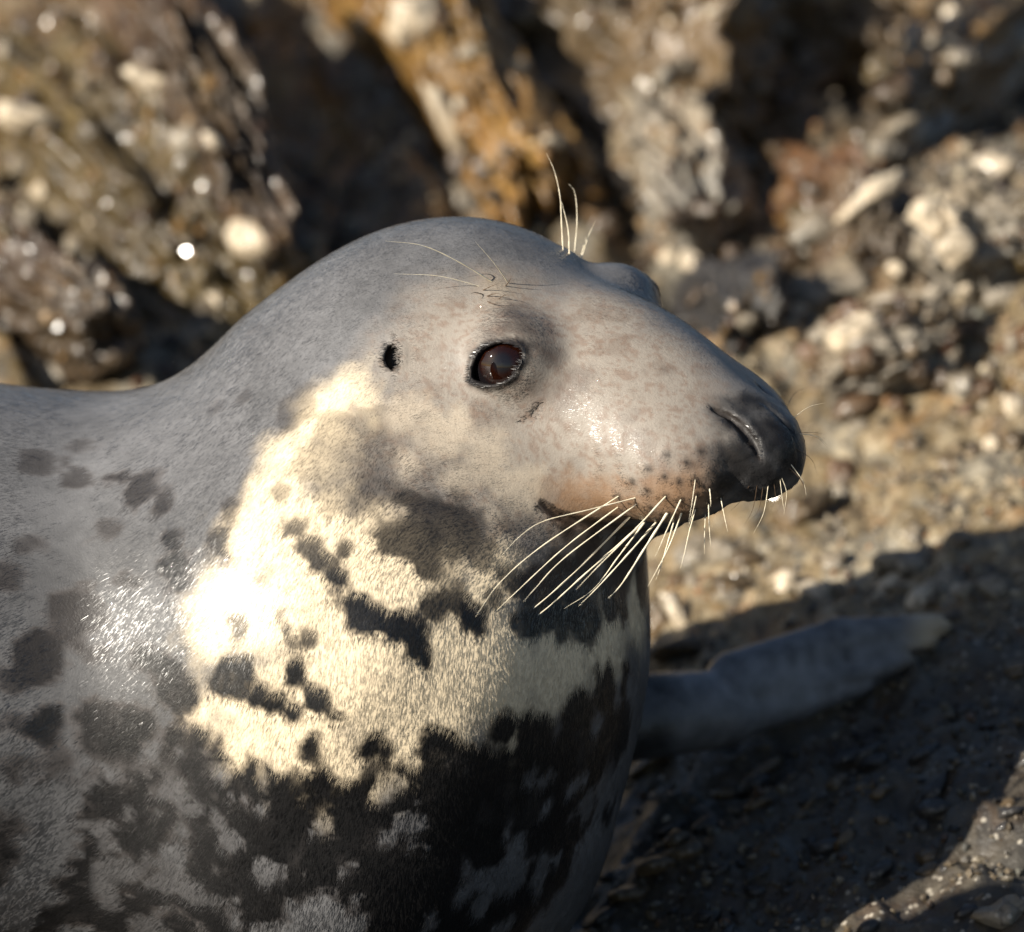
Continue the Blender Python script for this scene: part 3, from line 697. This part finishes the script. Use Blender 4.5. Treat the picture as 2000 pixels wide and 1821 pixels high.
def mask(p, blobs, soft, rough, seed, scl=0.55, wt=None):
    c, r = blobs; out = np.zeros(len(p))
    nz = rough * (fbm(p, scl, 3, seed))
    for k in range(len(c)):
        d2 = ((p - c[k]) ** 2).sum(1); lim = (r[k] * 1.3 + soft + rough * 2) ** 2
        s = d2 < lim
        if s.any():
            v = sstep(-soft, soft, r[k] - np.sqrt(d2[s]) + nz[s])
            if wt is not None: v = v * wt[k]
            out[s] = np.maximum(out[s], v)
    return out
def lerp(a, b, t): return a + (np.asarray(b) - a) * t[:, None]
def pigment(p):
    n1 = fbm(p, 3.0, 4, 3); n2 = fbm(p, 0.5, 3, 9); n3 = vnoise(p, 0.16, 21)
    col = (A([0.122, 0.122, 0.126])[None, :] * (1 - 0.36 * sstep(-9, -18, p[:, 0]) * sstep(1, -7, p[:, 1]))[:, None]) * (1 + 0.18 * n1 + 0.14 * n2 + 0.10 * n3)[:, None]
    # spots scattered over the parts of the coat the picture does not show
    far = sstep(0.25, 0.5, fbm(p, 4.0, 3, 61)); hid = sstep(6, 10, p[:, 2]) + sstep(-25.5, -28, p[:, 0])
    col = lerp(col, A([0.03, 0.028, 0.026]), far * np.clip(hid, 0, 1) * 0.8)
    fl = sstep(7.5, 9, p[:, 0]) * sstep(9, 12, p[:, 2]); col = lerp(col, A([0.26, 0.26, 0.27]) * 1.0, fl * np.clip(0.62 + 0.35 * n2 + 0.3 * n1, 0.1, 1)); col = lerp(col, A([0.50, 0.41, 0.29]), fl * sstep(20.0, 22.0, p[:, 0]))
    col = lerp(col, A([0.275, 0.242, 0.205]), mask(p, TAN, 1.8, 0.5, 31, 1.2) * 0.9)
    mot = sstep(0.15, 0.6, fbm(p * A([1, 1, 1]), 0.9, 3, 71)); fm = mask(p, TAN, 2.0, 0.4, 31, 1.2)
    col = lerp(col, A([0.15, 0.115, 0.09]), mot * fm * 0.45)
    frk = sstep(0.2, 0.7, fbm(p, 0.30, 2, 73)) + sstep(0.3, 0.7, fbm(p, 0.13, 2, 75)); col = lerp(col, A([0.15, 0.085, 0.055]), np.clip(frk, 0, 1) * fm * 0.45)
    col = lerp(col, A([0.47, 0.40, 0.31]), mask(p, PALE, 0.6, 0.5, 34, 0.8) * 0.75)
    cr = mask(p, CREAM, 1.3, 0.7, 33, 1.1)
    col = lerp(col, A([0.80, 0.665, 0.465]), cr)
    col = lerp(col, A([0.30, 0.17, 0.085]), mask(p, RUST, 1.2, 0.4, 35, 0.7) * 0.7)
    sp = mask(p, (SPC, SPR), 0.22, 0.42, 37, 0.8, SPD)
    halo = mask(p, (SPC, SPR + 0.10), 0.22, 0.42, 37, 0.8, SPD)
    gp = mask(p, GAPS, 0.3, 0.45, 39, 0.6)
    gp = np.maximum(gp, mask(p, PALE, 0.4, 0.45, 34, 0.7) * 0.7)
    low = sstep(-13.5, -15.5, p[:, 1]) * sstep(14, 4, p[:, 0])
    gp = np.maximum(gp, sstep(0.22, 0.42, fbm(p, 1.5, 4, 131) + 0.16 * sstep(-6, -20, p[:, 0]) - 0.12) * low * 0.85)
    pale = sstep(0.35, 0.9, fbm(p, 1.3, 3, 44)) * 0.14
    col = lerp(col, A([0.10, 0.065, 0.045]), halo * (1 - gp) * 0.35)
    col = lerp(col, A([0.0065, 0.0062, 0.0065]), sp * (1 - gp) * (1 - pale))
    col = lerp(col, A([0.06, 0.05, 0.045]), mask(p, EYEDARK, 0.7, 0.3, 41) * 0.8)
    col = lerp(col, A([0.09, 0.07, 0.06]), mask(p, MUZ_DARK, 0.5, 0.35, 43) * 0.55)
    col = lerp(col, A([0.006, 0.0055, 0.006]), mask(p, NOSE, 0.9, 0.45, 45, 0.8) * (0.93 + 0.07 * n2))
    col = lerp(col, A([0.03, 0.02, 0.016]), mask(p, LIPS, 0.35, 0.3, 47, 0.7) * 0.92)
    m = head_point(sym(head_local(p)))
    lens, z = eye_lens(m); nh = np.abs(z) < 2.5
    col = lerp(col, A([0.012, 0.010, 0.010]), (1 - sstep(0.12, 0.55, lens + 0.16 * n2)) * nh)
    col = lerp(col, A([0.02, 0.015, 0.012]), 1 - sstep(-0.05, 0.10, tube(m, NOSTRIL, 0.25, 0.1)))
    col = lerp(col, A([0.02, 0.015, 0.012]), 1 - sstep(0.0, 0.26, tube(m, EAR, 0.42, 0.16) + 0.08 * n2))  # shade inside the ear slit painted into the coat colour
    col = lerp(col, A([0.05, 0.03, 0.02]), (1 - sstep(-0.02, 0.16, tube(m, MOUTH, 0.22, 0.12))) * 0.95)
    for b in PITS:
        col = lerp(col, A([0.02, 0.016, 0.014]), np.exp(-((m - b) ** 2).sum(1) / 0.034))
    r2 = ((m - BROW_PAD) ** 2).sum(1); col = lerp(col, A([0.30, 0.25, 0.19]), np.exp(-r2 / 0.9) * 0.6)
    return np.clip(col, 0.004, 0.85)
_t0 = _t.time()
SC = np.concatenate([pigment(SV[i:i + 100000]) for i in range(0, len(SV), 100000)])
print('pigment', round(_t.time() - _t0, 1))

skin = Mat('seal_skin')
at_ = skin.n('ShaderNodeAttribute', attribute_name='coat')
v_ = skin.coord()
hn = skin.noise(v_, 900, 3, 0.6)
skin.set(Base_Color=at_.outputs['Color'], Roughness=0.5, Normal=skin.bump(skin.noise(v_, 260, 3, 0.6), 0.15, 0.0010, skin.bump(hn, 0.3, 0.0006)))
skin.b.inputs['Specular IOR Level'].default_value = 0.3

seal_base = to_world(P(640, 2060, 8))
seal = bpy.data.objects.new('grey_seal', None); link(seal); seal.location = Vector(seal_base); seal.empty_display_size = 0.1
tag(seal, 'grey seal with black-spotted cream throat lying on wet rocks, head turned and looking right', 'seal')
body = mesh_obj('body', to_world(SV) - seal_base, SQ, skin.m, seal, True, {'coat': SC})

# ------------------------------------------------------------------ fur
FLOW = [(1540, 860, -1, .15), (1450, 800, -.9, .45), (1300, 680, -.85, .5), (1150, 570, -.9, .4), (1000, 500, -1, .12), (850, 470, -1, -.05), (700, 500, -.9, -.4), (600, 600, -.78, -.62), (900, 620, -1, .15), (800, 650, -.95, -.15), (1100, 650, -.9, .35),
 (1250, 850, -.97, .05), (1150, 900, -1, -.15), (1350, 950, -.8, -.6), (1250, 1000, -.75, -.65), (1100, 980, -.85, -.5), (1000, 850, -.95, -.25), (880, 780, -.95, -.3), (950, 1000, -.85, -.5), (850, 950, -.75, -.65), (1000, 1100, -.6, -.8), (1200, 1100, -.3, -.95),
 (500, 700, -.65, -.75), (650, 800, -.55, -.83), (700, 950, -.42, -.9), (600, 1000, -.4, -.9), (500, 1000, -.5, -.85), (400, 900, -.7, -.7), (250, 850, -.9, -.45), (50, 850, -1, -.2), (100, 1050, -.95, -.35), (250, 1050, -.8, -.55), (100, 1300, -.9, -.45), (300, 1250, -.7, -.7), (200, 1500, -.8, -.6), (50, 1700, -.85, -.5), (350, 1600, -.6, -.8), (500, 1350, -.35, -.94), (700, 1200, -.2, -.98), (850, 1300, -.2, -.98), (1000, 1350, -.12, -1), (1180, 1300, .02, -1), (1150, 1600, -.02, -1), (900, 1600, -.1, -1), (650, 1550, -.25, -.97), (600, 1750, -.3, -.95)]
FL = np.array(FLOW, float)
def flow_dir(p, n):
    s = 1 + p[:, 2] / (DIST * 100); px = p[:, 0] / s * 40 + 1000; py = 910.5 - p[:, 1] / s * 40
    acc = np.zeros((len(p), 2)); wsum = np.zeros(len(p))
    for x, y, a, b in FL:
        w = 1 / ((px - x) ** 2 + (py - y) ** 2 + 900.0) ** 1.6; acc[:, 0] += w * a; acc[:, 1] += w * b; wsum += w
    v = np.zeros_like(p); v[:, :2] = acc / wsum[:, None]
    # the coat on the head sweeps back from the nose
    hm = sstep(17, 11, np.linalg.norm(p - HO, axis=1)) * sstep(-3, 0, (p - HO) @ HF) * 0.35
    v = v * (1 - hm)[:, None] - HF * hm[:, None]
    v -= n * (v * n).sum(1)[:, None]
    return v / (np.linalg.norm(v, axis=1, keepdims=True) + 1e-6)

def grow_fur(count):
    q = SQ; a, b, c, d = (SV[q[:, k]] for k in range(4))
    area = 0.5 * np.linalg.norm(np.cross(c - a, d - b), axis=1); cen = (a + b + c + d) / 4
    nf = SN[q].mean(1)
    s = 1 + cen[:, 2] / (DIST * 100); px = cen[:, 0] / s * 40 + 1000; py = 910.5 - cen[:, 1] / s * 40
    inside = (px > -260) & (px < 1950) & (py < 2000)
    facing = -nf[:, 2]
    dens = np.where(inside, np.where(facing > -0.45, 1.0, 0.18), 0.0)
    dens *= np.where(facing > 0, 1, 0.8) * (1 + 0.9 * sstep(15, 11, np.linalg.norm(cen - HO, axis=1)))
    pr = area * dens; pr /= pr.sum()
    pick = rng.choice(len(q), count, p=pr)
    s_, t_ = rng.random(count), rng.random(count)
    def bil(X):
        A_, B_, C_, D_ = (X[q[pick, k]] for k in range(4))
        return A_ * ((1 - s_) * (1 - t_))[:, None] + B_ * (s_ * (1 - t_))[:, None] + C_ * (s_ * t_)[:, None] + D_ * ((1 - s_) * t_)[:, None]
    root = bil(SV); n = bil(SN); n /= np.linalg.norm(n, axis=1, keepdims=True) + 1e-9
    m = head_point(sym(head_local(root))); lens, z = eye_lens(m)
    keep = ~((lens < 0.03) & (np.abs(z) < 2.5))
    keep &= tube(m, NOSTRIL, 0.22, 0.08) > 0.0
    keep &= tube(m, EAR, 0.38, 0.14) > 0.0
    root, n, m = root[keep], n[keep], m[keep]; k = len(root)
    fd = flow_dir(root, n)
    side = np.cross(n, fd)
    # wet hair lies in small locks: neighbours lean the same way
    lock = vnoise(root, 0.35, 81) * 0.13 + vnoise(root, 1.6, 83) * 0.14 + rng.normal(0, 0.10, k)
    fd = fd + side * lock[:, None]; fd /= np.linalg.norm(fd, axis=1, keepdims=True)
    hd = np.linalg.norm(root - HO, axis=1)
    L = 0.32 + 0.24 * sstep(8, 17, hd); L *= rng.uniform(0.65, 1.25, k)
    hl = head_local(root); L *= 1 - 0.45 * sstep(4, 10, hl[:, 0])
    lift = np.clip(0.05 + 0.03 * vnoise(root, 0.3, 85) + rng.normal(0, 0.022, k), 0.015, 0.3)
    t = np.array([0, 0.35, 0.7, 1.0])
    pts = root[:, None, :] + fd[:, None, :] * (t[None, :, None] * L[:, None, None])
    pts += n[:, None, :] * (np.sin(t * 2.2)[None, :, None] * (lift * L)[:, None, None] * 0.55)
    pts -= n[:, None, :] * (0.04 * (1 - t))[None, :, None]
    rad = (0.0080 * rng.uniform(0.7, 1.3, k))[:, None] * np.array([1.0, 0.95, 0.7, 0.15])[None, :]
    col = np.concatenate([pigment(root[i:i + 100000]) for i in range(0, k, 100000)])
    # each hair its own shade; some tips bleached
    vr = 0.24 - 0.16 * sstep(0.25, 0.6, col[:, 0]); col = col * (1 + rng.uniform(-1, 1, k) * vr)[:, None]
    nj = n + rng.normal(0, 0.062, (k, 3)) + side * (vnoise(root, 0.25, 91) * 0.07)[:, None]
    return pts, rad, np.clip(col, 0.005, 0.9), nj / np.linalg.norm(nj, axis=1, keepdims=True)
_t0 = _t.time()
FP, FR, FC, FN = grow_fur(520000)
fur = Mat('seal_fur')
fa = fur.n('ShaderNodeAttribute', attribute_name='coat')
fnm = fur.n('ShaderNodeAttribute', attribute_name='lie')
fur.set(Base_Color=fa.outputs['Color'], Roughness=0.36, Normal=fnm.outputs['Vector'])
fur.b.inputs['Specular IOR Level'].default_value = 0.6
fur.set(Coat_Weight=0.8, Coat_Roughness=0.27, Coat_Normal=fnm.outputs['Vector'])
hc = bpy.data.hair_curves.new('fur')
hc.add_curves([4] * len(FP))
hc.attributes['position'].data.foreach_set('vector', (to_world(FP.reshape(-1, 3)) - seal_base).astype(np.float32).ravel())
ra_ = hc.attributes.get('radius') or hc.attributes.new('radius', 'FLOAT', 'POINT')
ra_.data.foreach_set('value', (FR.ravel() * 0.01).astype(np.float32))
ca_ = hc.attributes.new('coat', 'FLOAT_COLOR', 'CURVE')
ca_.data.foreach_set('color', np.concatenate([FC, np.ones((len(FC), 1))], 1).astype(np.float32).ravel())
na_ = hc.attributes.new('lie', 'FLOAT_VECTOR', 'CURVE')
na_.data.foreach_set('vector', dir_world(FN).astype(np.float32).ravel())
hc.materials.append(fur.m)
furo = link(bpy.data.objects.new('fur', hc), seal); furo['kind'] = 'stuff'
print('fur', len(FP), round(_t.time() - _t0, 1))

# ------------------------------------------------------------------ eyes
eye_m = Mat('seal_eye')
tc = eye_m.n('ShaderNodeTexCoord'); sx = eye_m.n('ShaderNodeSeparateXYZ'); eye_m.t.links.new(tc.outputs['Object'], sx.inputs[0])
rad_ = eye_m.math('SQRT', eye_m.math('ADD', eye_m.math('POWER', eye_m.math('ABSOLUTE', sx.outputs[0]), 2.0), eye_m.math('POWER', eye_m.math('ABSOLUTE', sx.outputs[1]), 2.0)))
ang = eye_m.math('ARCTAN2', sx.outputs[1], sx.outputs[0])
cmb = eye_m.n('ShaderNodeCombineXYZ'); eye_m.put(cmb.inputs[0], eye_m.math('MULTIPLY', ang, 6.0)); eye_m.put(cmb.inputs[1], eye_m.math('MULTIPLY', rad_, 60.0))
fib = eye_m.noise(cmb.outputs[0], 2.5, 4, 0.6)
iris = eye_m.ramp(fib, [(0.3, (0.003, 0.0010, 0.0007)), (0.7, (0.017, 0.0042, 0.0018))])
rr = eye_m.ramp(eye_m.math('MULTIPLY', rad_, 60.0), [(0.0, (0, 0, 0)), (0.22, (0, 0, 0)), (0.36, (1, 1, 1)), (0.62, (1, 1, 1)), (0.74, (0, 0, 0))])
eye_m.set(Base_Color=eye_m.mix(rr, (0.006, 0.005, 0.006), iris), Roughness=0.5, Coat_Weight=1.0, Coat_Roughness=0.01)
eye_m.b.inputs['Specular IOR Level'].default_value = 0.0
def uv_ball(r, nu=48, nv=32):
    v, f = [], []
    for j in range(nv + 1):
        th = math.pi * j / nv
        for i in range(nu):
            ph = 2 * math.pi * i / nu
            bulge = 1.0 + 0.03 * max(0, math.cos(th)) ** 3
            v.append((r * math.sin(th) * math.cos(ph), r * math.sin(th) * math.sin(ph), r * bulge * math.cos(th)))
    for j in range(nv):
        for i in range(nu):
            f.append((j * nu + i, (j + 1) * nu + i, (j + 1) * nu + (i + 1) % nu, j * nu + (i + 1) % nu))
    return np.array(v), np.array(f)
ev, ef = uv_ball(EYE_R * 0.01)
for side in (0, 1):
    c = EYE_C.copy(); ax = EYE_AX.copy(); tip = EYE_C + EYE_AX
    gaze = EYE_AX + 0.14 * ex - 0.04 * ey
    gz = EYE_C + gaze / np.linalg.norm(gaze)
    if side: c = mirror(c); gz = mirror(gz)
    o = mesh_obj('eye', ev, ef, eye_m.m, seal)
    o.location = Vector(to_world(c) - seal_base)
    o.rotation_euler = Vector(dir_world(gz - c)).to_track_quat('Z', 'Y').to_euler()

# ------------------------------------------------------------------ claws of the far flipper
claw_m = Mat('claw'); claw_m.set(Base_Color=claw_m.mix(claw_m.noise(claw_m.coord(), 300, 2), (0.02, 0.016, 0.013), (0.09, 0.07, 0.05)), Roughness=0.35)
def claws():
    for a, b, c, r0, r1, r2 in DIGITS:
        x = c - b; x = x / np.linalg.norm(x); e = c + x * 0.15 + A([0, 0.3, -0.25])
        ln = spline([e, e + x * 0.7 + A([0, 0.06, 0]), e + x * 1.35 - A([0, 0.18, 0])], 9)
        v, f = sweep(ln, 0.20 * (1 - np.linspace(0, 1, 9) ** 1.5 * 0.93), 8)
        mesh_obj('claw', to_world(v) - seal_base, f, claw_m.m, seal)
# ------------------------------------------------------------------ whiskers
wh = Mat('whisker'); wn = wh.noise(wh.coord(), 260, 2)
wh.set(Base_Color=wh.mix(wn, (0.80, 0.68, 0.44), (0.90, 0.84, 0.70)), Roughness=0.3, Transmission_Weight=0.0)
wh.b.inputs['Subsurface Weight'].default_value = 0.0
drop = Mat('water_drop'); drop.set(Base_Color=(1, 1, 1, 1), Roughness=0.02, Transmission_Weight=1.0, IOR=1.33)
dark_wh = Mat('dark_whisker'); dn_ = dark_wh.noise(dark_wh.coord(), 200, 2)
dark_wh.set(Base_Color=dark_wh.mix(dn_, (0.03, 0.02, 0.015), (0.14, 0.09, 0.055)), Roughness=0.35)
def spline(ctrl, n=22):
    c = np.array(ctrl, float); c = np.concatenate([[2 * c[0] - c[1]], c, [2 * c[-1] - c[-2]]]); out = []
    seg = len(c) - 3
    for i in range(n):
        u = i / (n - 1) * seg; k = min(int(u), seg - 1); t = u - k
        p0, p1, p2, p3 = c[k:k + 4]
        out.append(0.5 * ((2 * p1) + (-p0 + p2) * t + (2 * p0 - 5 * p1 + 4 * p2 - p3) * t * t + (-p0 + 3 * p1 - 3 * p2 + p3) * t ** 3))
    return np.array(out)
def sweep(line, radii, m=7):
    V, F = [], []; ref = A([0.3, 0.5, 0.8])
    for i, c in enumerate(line):
        tg = line[min(i + 1, len(line) - 1)] - line[max(i - 1, 0)]; tg /= np.linalg.norm(tg) + 1e-9
        x = np.cross(tg, ref); x /= np.linalg.norm(x); y = np.cross(tg, x)
        for k in range(m):
            a = 2 * math.pi * k / m; V.append(c + radii[i] * (math.cos(a) * x + math.sin(a) * y))
    for i in range(len(line) - 1):
        for k in range(m): F.append((i * m + k, i * m + (k + 1) % m, (i + 1) * m + (k + 1) % m, (i + 1) * m + k))
    return np.array(V), np.array(F)
def whisker(pxs, out, r=0.035, bead=0.0, mat=None, wbase=None):
    """pixels from root to tip; out = how far (cm) the tip stands nearer to the camera than the root"""
    b = surf([pxs[0][0]], [pxs[0][1]])[0] if wbase is None else P(pxs[0][0], pxs[0][1], wbase)
    n = len(pxs); ctrl = []
    for i, (x, y) in enumerate(pxs):
        t = i / (n - 1); ctrl.append(P(x, y, b[2] - out * (t ** 0.8)))
    ctrl[0] = b + 0.25 * (b - ctrl[1]) / np.linalg.norm(b - ctrl[1])
    line = spline(ctrl, 26); t = np.linspace(0, 1, 26)
    wob = 1 + 0.22 * np.sin(t * random.uniform(30, 48) + random.uniform(0, 6))
    rr = r * random.uniform(1.0, 1.45) * (1 - 0.88 * t ** 1.25) * wob
    v, f = sweep(line, rr)
    o = mesh_obj('whisker', to_world(v) - seal_base, f, mat or wh.m, seal)
    if bead:
        bv, bf = uv_ball(bead * 0.01, 14, 10)
        k = mesh_obj('water_drop', bv + (to_world(line[-2]) - seal_base), bf, drop.m, o)
    return o
random.seed(3)
claws()
W = [([(1209, 969), (1060, 1066), (975, 1140), (929, 1205)], 3.2, .034, .085), ([(1207, 991), (1105, 1068), (1010, 1155), (937, 1225)], 3.0, .040, .075), ([(1243, 985), (1105, 1088), (1045, 1150), (1022, 1176)], 2.6, .034, .06), ([(1231, 1009), (1120, 1120), (1040, 1190), (997, 1215)], 2.8, .042, .075), ([(1261, 1018), (1150, 1115), (1060, 1195), (1000, 1232)], 3.0, .046, 0),
 ([(1300, 970), (1240, 1035), (1170, 1105), (1125, 1152)], 2.6, .034, .06), ([(1261, 1018), (1210, 1085), (1160, 1150), (1102, 1189)], 2.4, .038, 0), ([(1282, 1020), (1220, 1090), (1165, 1150), (1130, 1184)], 2.3, .044, .09), ([(1303, 1003), (1260, 1070), (1215, 1140), (1187, 1170)], 2.2, .050, .07), ([(1330, 976), (1305, 1030), (1290, 1065), (1279, 1088)], 1.6, .026, 0), ([(1331, 1002), (1310, 1060), (1285, 1110), (1265, 1146)], 1.8, .036, 0), ([(1316, 1020), (1303, 1065), (1291, 1105), (1281, 1133)], 1.6, .030, 0), ([(1358, 996), (1346, 1040), (1337, 1080), (1329, 1110)], 1.6, .032, 0), ([(1360, 969), (1352, 1005), (1344, 1030)], 1.2, .022, 0), ([(1384, 985), (1385, 1025), (1388, 1067)], 1.2, .024, 0), ([(1378, 1005), (1376, 1045), (1376, 1082)], 1.2, .02, 0), ([(1408, 974), (1414, 1005), (1421, 1038)], 1.0, .022, 0), ([(1386, 956), (1388, 975), (1388, 990)], .6, .022, 0), ([(1240, 973), (1150, 996), (1060, 1019), (1012, 1051), (976, 1090)], 2.6, .024, .06), ([(1358, 937), (1352, 980), (1345, 1020)], 1.0, .018, 0),
 ([(965, 553), (895, 511), (825, 480), (752, 471)], 3.2, .030, 0), ([(995, 556), (965, 514), (928, 472)], 2.6, .030, 0), ([(938, 560), (860, 540), (770, 535)], 1.6, .022, 0),
 ([(1100, 492), (1097, 440), (1094, 385), (1083, 335), (1067, 299)], 1.0, .034, 0), ([(1112, 500), (1110, 450), (1097, 395)], 1.0, .036, 0), ([(1122, 494), (1127, 430), (1123, 378), (1111, 359)], .6, .028, 0), ([(1136, 505), (1148, 465), (1163, 431)], -.6, .018, 0), ([(1133, 506), (1140, 480), (1145, 462)], -.4, .014, 0)]
for px_, out_, r_, bd in W: whisker(px_, out_, r_, bd)
for px_, out_ in [([(950, 580), (966, 574), (985, 577)], .7), ([(942, 568), (958, 560), (975, 553)], .8), ([(972, 586), (986, 577), (1000, 579)], .7), ([(950, 588), (966, 594), (985, 590)], .7), ([(985, 562), (994, 550), (999, 540)], .8), ([(945, 576), (930, 572), (918, 574)], .7)]:
    whisker(px_, out_, .024, 0, dark_wh.m)
# fine whiskers of the far side, seen past the nose
for px_, out_, r_ in [([(1540, 790), (1553, 768), (1585, 754)], -1, .012), ([(1556, 812), (1580, 795), (1612, 787)], -1, .012), ([(1564, 846), (1590, 845), (1615, 850)], -1, .013), ([(1564, 848), (1595, 853), (1616, 872)], -1, .013), ([(1560, 880), (1585, 898), (1597, 930)], -1, .013), ([(1545, 918), (1562, 935), (1573, 962), (1568, 985)], -.6, .02), ([(1548, 912), (1568, 940), (1575, 968)], -.6, .018), ([(1528, 938), (1536, 962), (1531, 1005)], -.4, .018), ([(1524, 940), (1528, 975), (1532, 1000)], -.4, .015), ([(1500, 950), (1492, 1000), (1472, 1042)], -.5, .02), ([(1478, 952), (1470, 995), (1450, 1032)], -.8, .018), ([(1490, 952), (1482, 995), (1462, 1020)], -.8, .015), ([(1512, 948), (1514, 975), (1504, 1000)], -.4, .014), ([(1460, 955), (1445, 980), (1425, 1000)], -1.5, .016)]:
    whisker(px_, out_, r_, 0, wh.m if random.random() < .55 else dark_wh.m)
